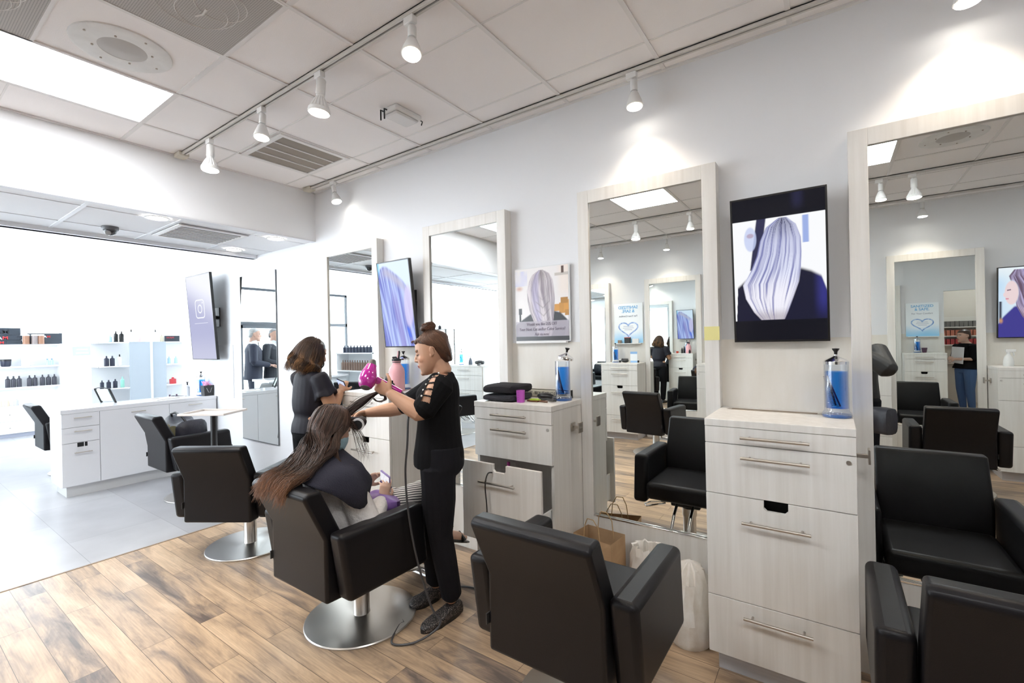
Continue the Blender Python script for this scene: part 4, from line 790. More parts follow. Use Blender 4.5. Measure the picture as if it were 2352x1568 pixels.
# front desk with tablets (seen in the mirror)
t = thing('reception_desk', 'white reception desk before the two men, seen in the mirror', 'desk', (-8.65, -2.1, 0))
G().box(-.32, .22, -1.3, .42, 0, .87).build('body', mat('desk_white', (.74, .77, .79), .35), t, smooth=False); G().box(-.36, .26, -1.33, .44, .87, .91).build('top', GLOSSW, t, bevel=.002)
for y, l in ((.02, 'card terminal on a white stand on the reception desk, nearer one'), (-.30, 'card terminal on a white stand on the reception desk, farther one')):
    s = thing('card_terminal', l, 'terminal', (-8.6, -2.1 + y, .911), -1.2); G().hexa([(-.04, -.05, 0), (.04, -.05, 0), (.04, .05, 0), (-.04, .05, 0), (-.02, -.01, .12), (.02, -.01, .12), (.02, .03, .12), (-.02, .03, .12)]).build('stand', WHITEP, s); G().hexa([(-.11, -.08, .08), (.11, -.08, .08), (.11, -.07, .075), (-.11, -.07, .075), (-.11, .06, .18), (.11, .06, .18), (.11, .07, .175), (-.11, .07, .175)]).build('tablet', mat('tablet_dark', (.03, .04, .06), .2), s)
# opposite retail corner seen in the mirrors: low shelf, black rack, side cabinet
t = thing('low_shelf', 'low white product shelf seen in the far mirror', 'shelf', (-8.35, -3.7, 0))
g = G().box(-.62, .62, -.16, -.14, 0, 1.36)
for z in (.55, .95, 1.33): g.box(-.62, .62, -.14, .16, z, z + .02)
for x in (-.62, .60): g.box(x, x + .02, -.14, .16, 0, 1.36)
g.build('body', SHW, t, smooth=False)
fb = None
for k in range(9):
    l = 'navy bottle in the row on top of the reflected low shelf'
    if fb is None: fb = bottle(l, -8.8, -3.64, 1.351, .16, .04, BN, 'navy bottles on the low shelf')
    else: dup(fb, (-8.8 + k * .11, -3.64, 1.351))
fb = None
for k in range(12):
    l = 'brown bottle in the row inside the reflected low shelf'
    if fb is None: fb = bottle(l, -8.85, -3.62, .971, .22, .034, mat('amber_brown', (.20, .13, .10), .3), 'brown bottles on the low shelf')
    else: dup(fb, (-8.85 + k * .085, -3.62, .971))
t = thing('metal_rack', 'black metal rack of products seen in the mirror behind the stylist', 'rack', (-6.46, -4.25, 0))
g = G()
for x in (-.22, .0, .22):
    for y in (-.13, .13): g.box(x - .008, x + .008, y - .008, y + .008, 0, 1.80)
for z in (.4, .8, 1.19, 1.48, 1.785): g.box(-.22, .22, -.13, .13, z, z + .012)
g.build('frame', BLACK, t, smooth=False)
for k, (x, z, h, m, l) in enumerate(((-.14, 1.492, .16, BLACK, 'black tub on the upper rack shelf'), (.1, 1.492, .13, WHITEP, 'white bottle on the upper rack shelf'), (-.14, 1.202, .15, mat('green_bottle', (.2, .45, .3), .3), 'green bottle on the lower rack shelf'), (.06, 1.202, .14, WHITEP, 'white bottle on the lower rack shelf'), (.15, 1.202, .14, mat('straw_bottle', (0, 0, 0)), 'straw bottle on the lower rack shelf'), (-.05, 1.797, .09, BB, 'grey jar on top of the rack'))):
    bottle(l, -6.46 + x, -4.25, z, h, .035, m, 'products on the black rack')
t = thing('drawer_cabinet', 'white side cabinet beside the black rack, seen in the mirror', 'cabinet', (-5.75, -4.3, 0)); G().box(-.45, .45, -.2, .2, 0, 1.06).build('carcass', WOODW, t); G().box(-.46, .46, -.21, .21, 1.06, 1.09).build('top', WOODW, t)
for z0, z1 in ((.9, 1.055), (.62, .895), (.1, .615)):
    d = G().box(-.44, .44, .2, .218, z0, z1).build('drawer', WOODW, t); G().tube([(-.14, .245, z1 - .05), (.14, .245, z1 - .05)], .006, 8).build('handle', SATIN, d)
spray('grey spray bottle on the side cabinet, seen in the mirror', -5.72, -4.25, 1.091, mat('grey_bottle', (.12, .14, .18), .3))
jar('blue jar on the side cabinet, seen in the mirror', -5.95, -4.25, 1.091)
t = thing('hair_dryer', 'black hair dryer lying on the side cabinet, seen in the mirror', 'hair dryer', (-5.45, -4.2, 1.091)); G().tube([(-.10, 0, .045), (.0, 0, .05), (.09, 0, .045)], [.03, .045, .035], 16).build('barrel', BLACK, t); G().tube([(.05, 0, .04), (.08, .10, .02), (.08, .16, .015)], .016, 10).build('handle', BLACK, t)
chair('salon chair by the black rack, seen in the mirror behind the stylist', -5.25, -3.35, PI + .3, OC)
chair('salon chair by the low shelf, seen in the far mirror', -7.5, -2.95, PI - .6, OC)
# colour room behind the doorway
t = thing('colour_shelf', 'shelf of hair colour tubes in the colour room, seen twice reflected', 'shelf', (2.0, 2.1, 0))
g = G().box(-.9, .9, .14, .16, 1.22, 1.86)
for z in (1.24, 1.43, 1.62): g.box(-.9, .9, -.1, .14, z, z + .02)
g.build('boards', mat('beige_board', (.66, .62, .56), .5), t, smooth=False)
cols = ((.30, .03, .03), (.38, .12, .07), (.13, .12, .11))
for r, z in enumerate((1.26, 1.45, 1.64)):
    fb = None
    for k in range(24):
        loc = (1.15 + k * .07, 2.06, z)
        if fb is None: fb = thing('colour_tube_box', ('red', 'copper', 'black')[r] + ' hair colour box in a row in the colour room', 'box', loc, 0, ('red', 'copper', 'black')[r] + ' colour boxes'); G().box(-.028, .028, -.05, .05, 0, .12).build('carton', mat('colour_box%d' % r, cols[r], .4), fb, smooth=False)
        else: dup(fb, loc)
t = thing('counter', 'pale counter in the colour room, seen twice reflected', 'counter', (1.70, 1.9, 0)); G().box(-.65, .65, -.3, .3, .86, .90).build('top', mat('beige_counter', (.66, .58, .5), .4), t); G().box(-.6, .6, -.25, .3, 0, .86).build('base', mat('beige_base', (.55, .5, .44), .5), t)
t = thing('bowl', 'yellow bowl on the counter of the colour room', 'bowl', (1.75, 1.75, .901)); G().lathe([(.04, 0), (.075, .05), (.07, .05), (.035, .006), (.001, .006)], n=22, cap=False).build('bowl', mat('yellow_plastic', (.62, .60, .04), .4), t)
# ================================================================ FLOOR THINGS
def paper_bag(label, x, y, rz, w, d, h, m):
    t = thing('paper_bag', label, 'bag', (x, y, 0), rz)
    hw, hd = w / 2, d / 2
    G().rings([[(-hw, -hd, 0), (hw, -hd, 0), (hw, hd, 0), (-hw, hd, 0)], [(-hw * 1.02, -hd * 1.05, h * .5), (hw * 1.02, -hd * .9, h * .5), (hw, hd * .9, h * .5), (-hw, hd, h * .5)], [(-hw, -hd * .8, h * .98), (hw * 1.03, -hd * 1.05, h), (hw * .98, hd * .9, h * 1.01), (-hw * .97, hd * .9, h * .99)]], cap=False).build('bag', m, t, smooth=False, fixn=False)
    G().box(-hw, hw, -hd, hd, 0, .003).build('bottom', m, t, smooth=False)
    for y0 in (-hd * .85, hd * .85): G().tube([(-.055, y0, h - .04), (-.045, y0, h + .06), (-.02, y0 - .01, h + .105), (.02, y0 - .01, h + .105), (.045, y0, h + .06), (.055, y0, h - .04)], .0028, 6).build('handle', mat('twine', (.48, .33, .17), .8), t)
    return t
paper_bag('brown kraft paper bag with twine handles under the mirror', -1.13, -.20, -.15, .26, .17, .40, streak('kraft_paper', (.42, .27, .145), (.52, .35, .20), (8, 8, 8), rough=.8, bump=.2))
t = thing('shopping_bag', 'white crinkled plastic bag on the floor against the right foreground cabinet', 'bag', (-.615, -.235, 0))
PLA = streak('white_plastic_film', (.66, .60, .52), (.84, .82, .78), (14, 14, 9), rough=.28, bump=.6)
R = []
for z, a, b, k in ((.0, .10, .12, 0), (.03, .115, .135, .05), (.12, .11, .13, .08), (.22, .10, .115, .12), (.30, .085, .09, .15), (.36, .06, .06, .2), (.385, .02, .02, .2)):
    R.append([(a * math.cos(2 * PI * j / 28) * (1 + k * math.sin(j * 2.7 + z * 30)), b * math.sin(2 * PI * j / 28) * (1 + k * math.cos(j * 3.1 + z * 20)), z + .01 * k * math.sin(j * 5)) for j in range(28)])
G().rings(R).build('bag', PLA, t)
t = thing('shopping_bag', 'white plastic bag standing beyond the foreground chair, under the mirror', 'bag', (-.855, -.15, 0))
R = []
for z, a, k in ((0, .10, 0), (.12, .11, .06), (.24, .105, .1), (.33, .095, .12), (.375, .085, .18), (.37, .075, .2), (.28, .06, .1)):
    R.append([(a * math.cos(2 * PI * j / 24) * (1 + k * math.sin(j * 2.1 + z * 30)), a * .85 * math.sin(2 * PI * j / 24) * (1 + k * math.cos(j * 3.1 + z * 20)), z + .03 * k * math.sin(j * 1.7)) for j in range(24)])
G().rings(R).build('bag', PLA, t)
CABLE = mat('black_cable', (.012, .012, .013), .4)
def curve(pts, n=10):
    pts = [Vector(p) for p in pts]; out = []
    for i in range(len(pts) - 1):
        p0, p1, p2, p3 = pts[max(i - 1, 0)], pts[i], pts[i + 1], pts[min(i + 2, len(pts) - 1)]
        for k in range(n):
            t = k / n; out.append(.5 * ((2 * p1) + (p2 - p0) * t + (2 * p0 - 5 * p1 + 4 * p2 - p3) * t * t + (3 * p1 - p0 - 3 * p2 + p3) * t ** 3))
    return out + [pts[-1]]
CORD = G().tube(curve([(-1.61, -.575, .775), (-1.625, -.600, .77), (-1.64, -.606, .70), (-1.63, -.606, .55), (-1.64, -.61, .30), (-1.70, -.55, .03), (-1.72, -.56, .006), (-1.60, -.60, .006), (-1.45, -.55, .006), (-1.40, -.45, .006)]), .004, 6)
o = G().tube(curve([(-1.75, -.43, .02), (-1.66, -.50, .006), (-1.55, -.52, .006), (-1.44, -.62, .006), (-1.36, -.60, .006), (-1.30, -.42, .006)]), .005, 6).build('extension_cord', CABLE); tag(o, 'black extension cord on the floor beside the foreground chair', 'cord')
t = thing('power_adapter', 'round black power adapter on the floor under the pulled-out drawer', 'adapter', (-1.53, -.47, 0)); G().lathe([(.04, 0), (.045, .01), (.04, .035), (.02, .042)], n=20).build('body', BLACK, t); G().box(-.01, .01, -.05, -.03, .01, .02).build('plug', BLACK, t)
# tools standing in the pulled-out drawer
for k, (x, y, r, h, m, l) in enumerate(((-1.36, -.50, .025, .36, BLACK, 'black curling iron standing in the pulled-out drawer'), (-1.62, -.40, .014, .40, mat('magenta_tool', (.35, .03, .22), .3), 'magenta styling iron standing in the pulled-out drawer'), (-1.40, -.46, .03, .14, mat('copper_tin', (.45, .22, .13), .3, 1), 'copper tin in the pulled-out drawer'))):
    t = thing('styling_tool', l, 'styling tool', (x, y, .395))
    if k == 1: CORD.build('power_cord', CABLE, t, loc=(-x, -y, -.395))
    G().lathe([(r * .8, 0), (r, .02), (r, h * .7), (r * .6, h)], n=16).build('body', m, t); G().lathe([(r * 1.05, h * .45), (r * 1.05, h * .5)], n=16).build('band', BLACK, t)
# ================================================================ PEOPLE
def blob(g, voxel=.005, smooth=3, fac=.5, after=None):
    """one continuous surface out of overlapping closed lofts"""
    import bmesh
    me = g.mesh('tmp'); bm = bmesh.new(); bm.from_mesh(me); bmesh.ops.recalc_face_normals(bm, faces=bm.faces); bm.to_mesh(me); bm.free()
    o = bpy.data.objects.new('tmp', me); COL.objects.link(o)
    r = o.modifiers.new('r', 'REMESH'); r.mode = 'VOXEL'; r.voxel_size = voxel
    s = o.modifiers.new('s', 'SMOOTH'); s.iterations = smooth; s.factor = fac
    out = bpy.data.meshes.new_from_object(o.evaluated_get(bpy.context.evaluated_depsgraph_get()))
    bpy.data.objects.remove(o); bpy.data.meshes.remove(me); return out
def verts(me):
    a = np.empty(len(me.vertices) * 3, np.float32); me.vertices.foreach_get('co', a); return a.reshape(-1, 3)
def put(name, me, m, parent):
    me.name = name; o = bpy.data.objects.new(name, me); COL.objects.link(o); me.materials.clear(); me.materials.append(m)
    me.polygons.foreach_set('use_smooth', [True] * len(me.polygons)); o.parent = parent; return o
def limb(g, pts, rad, n=14):
    pts = [Vector(p) for p in pts]; a = (pts[0] - pts[1]).normalized() * rad[0] * .5; b = (pts[-1] - pts[-2]).normalized() * rad[-1] * .5
    return g.tube([pts[0] + a] + pts + [pts[-1] + b], [rad[0] * .6] + list(rad) + [rad[-1] * .6], n)
def oval(g, rows, n=20):
    """rows: (centre, A half-axis vector, B half-axis vector)"""
    return g.rings([[Vector(c) + Vector(A) * math.cos(2 * PI * k / n) + Vector(B) * math.sin(2 * PI * k / n) for k in range(n)] for c, A, B in rows])
FEM = [(-.17, .09, .08, 0), (-.10, .15, .105, -.008), (0, .165, .115, -.012), (.2, .155, .105, -.006), (.42, .126, .09, 0), (.62, .130, .096, .005), (.78, .142, .106, .012), (.9, .150, .082, 0), (.98, .10, .055, -.006), (1.05, .052, .05, -.006)]
MAL = [(-.17, .09, .085, 0), (-.10, .155, .115, -.004), (0, .17, .12, -.004), (.2, .165, .118, .004), (.42, .16, .115, .006), (.62, .168, .12, .006), (.78, .185, .12, .006), (.9, .185, .09, 0), (.98, .12, .06, -.006), (1.05, .06, .056, -.006)]
def torso(g, P, N, lat, prof, grow=0, t0=-9, t1=9, flare=0, n=24):
    P = Vector(P); N = Vector(N); ax = N - P; lat = Vector(lat).normalized(); fr = ax.normalized().cross(lat) * 1; fr = -fr if fr.y < 0 else fr
    fr.normalize(); rows = []
    for t, w, d, o in prof:
        if t0 <= t <= t1: e = grow + (flare * (.3 - t) if t < .3 else 0); rows.append((P + ax * t + fr * o, lat * (w + e), fr * (d + e)))
    cs = spl([tuple(c_) for c_, a_, b_ in rows], len(rows) * 3); as_ = spl([tuple(a_) for c_, a_, b_ in rows], len(rows) * 3); bs = spl([tuple(b_) for c_, a_, b_ in rows], len(rows) * 3)
    return oval(g, list(zip(cs, as_, bs)), n)
def head(g, c, f, u=(0, 0, 1), s=1., male=False):
    f = Vector(f).normalized(); u = Vector(u); u = (u - f * u.dot(f)).normalized(); r = f.cross(u)
    M = Matrix((r, f, u)).transposed(); c = Vector(c); W = lambda x, y, z: c + M @ Vector((x, y, z)) * s
    jw = 1.12 if male else 1
    rows = []
    for z, yc, a, b in ((-.120, .058, .010, .010), (-.116, .056, .024, .024), (-.104, .047, .037 * jw, .042), (-.084, .033, .050 * jw, .060), (-.06, .020, .060 * jw, .075), (-.03, .006, .068, .089), (.0, -.002, .072, .095), (.03, -.006, .074, .099), (.06, -.009, .072, .096), (.085, -.012, .060, .079), (.102, -.013, .040, .053), (.110, -.013, .016, .02)):
        rows.append((W(0, yc, z), r * a * s, f * b * s))
    oval(g, rows, 28)
    def el(x, y, z, rx, ry, rz): g.ell(W(x, y, z), (rx * s, ry * s, rz * s), 12, 8, M)
    g.tube([W(0, .084, .022), W(0, .094, .002), W(0, .104, -.016), W(0, .1065, -.025), W(0, .094, -.033)], [.007 * s, .008 * s, .0095 * s, .011 * s, .009 * s], 10)
    for sx in (-1, 1):
        el(sx * .010, .096, -.029, .008, .010, .0065); el(sx * .030, .079, .026, .024, .010, .008); el(sx * .036, .050, -.024, .025, .032, .030); el(sx * .022, .060, -.055, .026, .028, .026)
        el(sx * .031, .078, .006, .0145, .0105, .0095)
        g.ell(W(sx * .081, -.014, .002), (.0045 * s, .0155 * s, .026 * s), 14, 10, M @ Matrix.Rotation(sx * -.40, 3, 'Z')); g.ell(W(sx * .0765, -.006, -.020), (.006 * s, .009 * s, .010 * s), 10, 6, M); g.tube([W(sx * (.081 + .004 * math.sin(a)), -.018 - .0155 * math.sin(a) * 1.05, .002 + .025 * math.cos(a)) for a in np.linspace(-.5, 2.6, 9)], .0032 * s, 6)
    el(0, .096, -.056, .021, .009, .006); el(0, .094, -.066, .018, .009, .0065); el(0, .086, -.104, .018, .014, .014)
    limb(g, [W(0, -.02, -.06), W(0, -.03, -.13)], [.050 * s * (1.18 if male else 1), .049 * s * (1.2 if male else 1)])
    inv = M.transposed()
    def loc(co): return (co - np.array(c)) @ np.array(M) / s   # head-local coordinates of an n x 3 array
    return W, M, loc
def face_cols(co, loc, base, lip=(.42, .10, .09), brow=(.06, .035, .022), open_eyes=True, beard=None):
    q = loc(co); c = np.tile(np.array(base, float), (len(co), 1)); ax = np.abs(q[:, 0])
    near = (np.linalg.norm(q, axis=1) < .16)
    def put_(m, col): nonlocal c; m = (m * near)[:, None]; c = c * (1 - m) + np.array(col) * m
    cheek = np.exp(-(((ax - .042) / .022) ** 2 + ((q[:, 2] + .028) / .022) ** 2)) * (q[:, 1] > .03); put_(cheek * .35, np.array(base) * np.array((1.15, .80, .76)))
    if beard: put_(ss(-.035, -.055, q[:, 2]) * (q[:, 1] > .0) * .8, beard)
    put_(((ax < .023 - np.abs(q[:, 2] + .061) * .9) & (np.abs(q[:, 2] + .061) < .0105) & (q[:, 1] > .078)) * .85, lip); put_(((ax < .020) & (np.abs(q[:, 2] + .061) < .0022) & (q[:, 1] > .078)) * .7, np.array(lip) * .4)
    arch = .030 - ((ax - .030) / .022) ** 2 * .005
    put_(((np.abs(q[:, 2] - arch) < .0042) & (ax > .010) & (ax < .049) & (q[:, 1] > .045)) * .85, brow)
    ez = np.abs(q[:, 2] - .004)
    if open_eyes:
        put_(((np.hypot((ax - .031) / .0135, (q[:, 2] - .005) / .0062) < 1) & (q[:, 1] > .06)) * .9, (.75, .72, .70)); put_(((np.hypot(ax - .031, q[:, 2] - .005) < .0056) & (q[:, 1] > .06)) * 1., (.03, .02, .015)); put_(((np.abs(q[:, 2] - .0115) < .002) & (np.abs(ax - .031) < .016) & (q[:, 1] > .055)) * .9, (.02, .014, .01))
    else:
        put_(((np.abs(q[:, 2] + .0005 + ((ax - .031) / .016) ** 2 * -.0025) < .0030) & (np.abs(ax - .032) < .018) & (q[:, 1] > .052)) * .95, (.03, .02, .015)); put_(np.exp(-((ez - .008) / .006) ** 2) * (np.abs(ax - .031) < .018) * (q[:, 1] > .055) * .3, np.array(base) * .62)
    put_(np.exp(-((np.hypot(ax - .009, q[:, 2] + .036) / .004) ** 2)) * (q[:, 1] > .09) * .6, np.array(base) * .35)
    return c
def hand(g, W, d, n, side, curls=(.5, .5, .5, .5), thumb=.4, s=1., spread=.0, tout=1.):
    """W wrist, d finger direction, n palm normal, side +1/-1 for the thumb side along d x n"""
    W = Vector(W); d = Vector(d).normalized(); n = Vector(n); n = (n - d * n.dot(d)).normalized(); t = d.cross(n) * side
    oval(g, [(W - d * .015 * s, t * .024 * s, n * .018 * s), (W + d * .01 * s, t * .026 * s, n * .016 * s), (W + d * .045 * s, t * .037 * s, n * .015 * s), (W + d * .080 * s, t * .040 * s, n * .0125 * s), (W + d * .09 * s, t * .034 * s, n * .009 * s)], 14)
    for i, (o, L, r) in enumerate(((.029, .068, .0088), (.010, .077, .0092), (-.010, .071, .0088), (-.028, .056, .0078))):
        p = W + d * (.080 - abs(o - .005) * .18) * s + t * o * s; dd = (d + t * spread * (1.5 - i) * .35).normalized(); pts = [p]; a = 0
        for k, fr in enumerate((.46, .30, .24)):
            a += curls[i] * (.8, 1.15, .9)[k]; v = dd * math.cos(a) + n * math.sin(a); p = p + v * L * fr * s; pts.append(p)
        g.tube([pts[0] - dd * .01 * s] + pts, [r * s, r * s, r * .95 * s, r * .88 * s, r * .7 * s], 10); g.ell(pts[-1], (r * .72 * s,) * 3, 8, 6)
    p = W + d * .022 * s + t * .024 * s; v = (d * .55 + t * .75 * tout + n * .35).normalized(); p1 = p + v * .040 * s; v2 = (d * .85 + t * .35 * tout + n * thumb).normalized(); p2 = p1 + v2 * .030 * s; v3 = (d * .9 + t * .05 * tout + n * (thumb + .35)).normalized(); p3 = p2 + v3 * .026 * s
    g.tube([p - v * .015 * s, p, p1, p2, p3], [.014 * s, .015 * s, .0115 * s, .0098 * s, .0075 * s], 10); g.ell(p3, (.0078 * s,) * 3, 8, 6)
def strands(polys, r, cols, n=3):
    """many tapered hair strands in one mesh; cols: per strand list of rgb along it"""
    vs = []; fs = []; cc = []
    for P, C, r0 in zip(polys, cols, r):
        P = np.array(P, float); T = np.gradient(P, axis=0); T /= np.linalg.norm(T, axis=1)[:, None] + 1e-9
        a = np.cross(T, (.31, .2, .93)); a /= np.linalg.norm(a, axis=1)[:, None] + 1e-9; b = np.cross(T, a); m = len(P); k0 = len(vs)
        tp = np.interp(np.linspace(0, 1, m), (0, .1, .7, 1), (.6, 1, .8, .15)) * r0
        for i in range(m):
            for k in range(n):
                an = 2 * PI * k / n; vs.append(P[i] + (a[i] * math.cos(an) + b[i] * math.sin(an)) * tp[i]); cc.append(C[i])
        for i in range(m - 1):
            for k in range(n): q = k0 + i * n; fs.append((q + k, q + (k + 1) % n, q + n + (k + 1) % n, q + n + k))
    me = bpy.data.meshes.new('hair'); me.from_pydata([tuple(v) for v in vs], [], fs); me.update(); setcol(me, np.array(cc)); return me
def spl(pts, m):
    pts = np.array(pts, float); t = np.linspace(0, len(pts) - 1, m); out = np.zeros((m, 3))
    for j, x in enumerate(t):
        i = min(int(x), len(pts) - 2); f = x - i; p0, p1, p2, p3 = pts[max(i - 1, 0)], pts[i], pts[i + 1], pts[min(i + 2, len(pts) - 1)]
        out[j] = .5 * (2 * p1 + (p2 - p0) * f + (2 * p0 - 5 * p1 + 4 * p2 - p3) * f * f + (3 * p1 - p0 - 3 * p2 + p3) * f ** 3)
    return out
HAIRM = attr_mat('hair_fibre', .42, .4); SKINM = attr_mat('skin', .45, .4, bump=.06, bscale=(500, 500, 500))
KNIT = mat('black_jersey', (.006, .006, .007), .9, spec=.15, bump=.25, bscale=90); DENIM = mat('black_denim', (.008, .008, .011), .85, spec=.2, bump=.3, bscale=120)
def mask_verts(me, keep):
    import bmesh
    bm = bmesh.new(); bm.from_mesh(me); bm.faces.ensure_lookup_table(); ctr = np.array([f.calc_center_median()[:] for f in bm.faces]); k = keep(ctr)
    bmesh.ops.delete(bm, geom=[f for f, kk in zip(bm.faces, k) if not kk], context='FACES'); bm.to_mesh(me); bm.free(); return me
def shoe(g, heel, toe, w=.045, h=.075, zs=0.):
    heel = Vector(heel); toe = Vector(toe); d = (toe - heel); L = d.length; d.normalize(); t = d.cross(Vector((0, 0, 1))).normalized(); u = t.cross(d)
    if u.z < 0: u = -u
    rows = []
    for q, ww, hh in ((-.02, .5, .62), (.02, .72, .9), (.15, .74, 1.0), (.35, .78, .88), (.55, .98, .66), (.75, 1.0, .54), (.9, .8, .46), (.98, .5, .36), (1.0, .25, .25)):
        c = heel + d * L * q + u * (hh * h / 2); rows.append([c + t * w * ww * (1 if abs(math.cos(a)) > .0 else 1) * math.copysign(abs(math.cos(a)) ** .7, math.cos(a)) + u * (hh * h / 2) * math.copysign(abs(math.sin(a)) ** .7, math.sin(a)) for a in [2 * PI * k / 18 for k in range(18)]])
    g.rings(rows); return g

# ---------------------------------------------------------------- the stylist (local: x right = away from camera, y facing, z up)
st = thing('person', 'woman in a black top with ladder cut sleeves blow-drying the seated woman\'s hair', 'person', (-1.83, -.77, 0), math.radians(124.9))
HC = (0, .030, 1.475); g = G()
W, Mh, loc = head(g, HC, (0.05, 1, -.26), (0, .05, 1), 1.0)
torso(g, (0, .0, .86), (0, -.018, 1.345), (1, 0, 0), FEM[:-1] + [(1.0, .075, .048, -.004)])
limb(g, [(0, -.020, 1.33), (0, -.002, 1.42)], [.052, .045])
SN = (-.155, -.045, 1.305); EN = (-.205, .065, 1.155); WN = (-.165, .232, 1.262)
SF = (.155, .0, 1.30); EF = (.20, .27, 1.13); WF = (.14, .455, 1.115)
limb(g, [SN, tuple(lerp(np.array(SN), np.array(EN), .5)), EN], [.068, .060, .044]); limb(g, [EN, tuple(lerp(np.array(EN), np.array(WN), .35)), WN], [.044, .045, .026])
limb(g, [SF, tuple(lerp(np.array(SF), np.array(EF), .5)), EF], [.055, .050, .042]); limb(g, [EF, tuple(lerp(np.array(EF), np.array(WF), .35)), WF], [.042, .043, .026])
hand(g, WN, (.05, .80, .58), (.97, -.08, .02), -1, (.8, .95, 1.0, 1.05), .55, .95)
hand(g, WF, (-.35, .9, -.25), (-.5, -.35, -.75), 1, (.7, .75, .8, .85), .6, .95)
for sx, kn, an in ((-.085, (-.075, -.005, .47), (-.045, -.055, .10)), (.085, (.09, .07, .45), (.12, .06, .10))): limb(g, [(sx, 0, .84), kn, an], [.085, .055, .036])
me = blob(g, .0035, 9); setcol(me, face_cols(verts(me), loc, (.52, .30, .195), open_eyes=False)); put('body', me, SKINM, st)
# hair: cap, bun, strands
g = G(); oval(g, [(W(0, yc, z), Mh @ Vector((a, 0, 0)), Mh @ Vector((0, b, 0))) for z, yc, a, b in ((-.080, -.075, .035, .020), (-.05, -.068, .058, .032), (-.02, -.062, .073, .042), (.0, -.058, .079, .046), (.02, -.046, .081, .058), (.04, -.028, .082, .078), (.06, -.016, .080, .093), (.08, -.014, .073, .090), (.095, -.016, .062, .074), (.110, -.018, .042, .050), (.119, -.02, .018, .02))])
g.ell(W(0, .062, .076), (.050, .026, .020), 14, 8, Mh @ Matrix.Rotation(-.5, 3, 'X'))
g.ell(W(0, -.015, .142), (.034, .038, .024), 14, 10, Mh); g.ell(W(.0, -.040, .140), (.022, .02, .02)); g.ell(W(-.01, .012, .138), (.02, .02, .017))
me = blob(g, .005, 2); co = verts(me); n_ = vnoise(co[:, 0] * 60, co[:, 1] * 25 + co[:, 2] * 25, 4); setcol(me, np.array((.075, .036, .022)) * (.6 + .8 * n_[:, None])); hb = put('hair', me, HAIRM, st)
PS = []; CS = []; RS = []
bun = np.array(W(0, -.015, .125))
for i in range(620):
    th = RNG.uniform(-2.75, 2.75); zz = np.interp(abs(th), (0, .7, 1.1, 1.5, 2.0, 2.75), (.080, .068, .05, .02, -.03, -.078)) + RNG.uniform(-.004, .06)
    def sk(th, z): 
        zc = np.clip((z - .02) / .098, -1, 1); k = math.sqrt(max(0, 1 - zc * zc)) if z > .02 else 1 - ((.02 - z) / .2) ** 2
        zz_ = (-.08, -.05, -.02, 0, .02, .04, .06, .08, .095, .110, .119); return np.array(W((np.interp(z, zz_, (.035, .058, .073, .079, .081, .082, .080, .073, .062, .042, .018)) + .0015) * math.sin(th), np.interp(z, zz_, (-.075, -.068, -.062, -.058, -.046, -.028, -.016, -.014, -.016, -.018, -.02)) + (np.interp(z, zz_, (.020, .032, .042, .046, .058, .078, .093, .090, .074, .050, .02)) + .0015) * math.cos(th), z))
    pts = [sk(th, zz), sk(th * .97, zz + (.114 - zz) * .33), sk(th * .92, zz + (.114 - zz) * .62), sk(th * .85, zz + (.114 - zz) * .86), bun + RNG.normal(0, .010, 3)]
    p = spl(pts, 14); c = np.array((.12, .058, .034)) * RNG.uniform(.45, 1.7); PS.append(p); CS.append([c] * 14); RS.append(.0013)
for i in range(70):
    a0 = RNG.uniform(0, 6.28); r0 = RNG.uniform(.022, .037); hz = RNG.uniform(-.012, .02)
    p = np.array([W(r0 * math.cos(a0 + q), -.015 + r0 * 1.05 * math.sin(a0 + q), .142 + hz + .006 * math.sin(3 * q)) for q in np.linspace(0, 3.2, 10)]); PS.append(p); CS.append([np.array((.17, .075, .04)) * RNG.uniform(.5, 1.5)] * 10); RS.append(.0016)
for i in range(16):
    b0 = W(RNG.uniform(-.03, .03), .068, .082); p = spl([b0, b0 + Mh @ Vector((0, .025, .006)), b0 + Mh @ Vector((RNG.uniform(-.01, .01), .030, RNG.uniform(-.014, .002)))], 6); PS.append(p); CS.append([np.array((.16, .08, .045)) * RNG.uniform(.6, 1.4)] * 6); RS.append(.0022)
put('hair_strands', strands(PS, RS, CS), HAIRM, hb)
# top with ladder openings on the shoulder nearest the camera
g = G(); torso(g, (0, .0, .86), (0, -.018, 1.345), (1, 0, 0), [(-.04, .165, .135, .006), (.08, .163, .137, .006), (.2, .155, .128, .008), (.42, .140, .116, .010), (.62, .142, .112, .012), (.78, .150, .118, .018), (.9, .158, .094, .004), (.97, .128, .070, -.002), (1.0, .095, .064, -.004), (1.03, .066, .056, -.002)], .004)
limb(g, [SN, tuple(lerp(np.array(SN), np.array(EN), .5)), tuple(lerp(np.array(SN), np.array(EN), .88))], [.071, .066, .066]); limb(g, [SF, tuple(lerp(np.array(SF), np.array(EF), .5)), tuple(lerp(np.array(SF), np.array(EF), .92))], [.064, .060, .060])
me = blob(g, .0032, 6)
A0 = np.array((-.088, -.038, 1.398)); A1 = np.array((-.236, .028, 1.212)); ln = np.linalg.norm(A1 - A0); ud = (A1 - A0) / ln; outw = np.array((-.78, .18, .50)); outw -= ud * (outw @ ud); outw /= np.linalg.norm(outw); sdir = np.cross(ud, outw)
def keep(c):
    q = c - A0; t = q @ ud; s_ = q @ sdir; o_ = q @ outw; k = (t / (ln / 7.0)); frac = k - np.floor(k)
    hole = (t > 0) & (t < ln) & (np.abs(s_) < .023) & (o_ > -.055) & (frac > .22)
    neck = (c[:, 2] > 1.30) & (np.hypot(c[:, 0] / .062, (c[:, 1] + .005) / .075) < 1.0) & (c[:, 2] > 1.345 - (c[:, 1] > .03) * .05)
    return ~(hole | neck)
tp = put('top', mask_verts(me, keep), KNIT, st)
g = G()
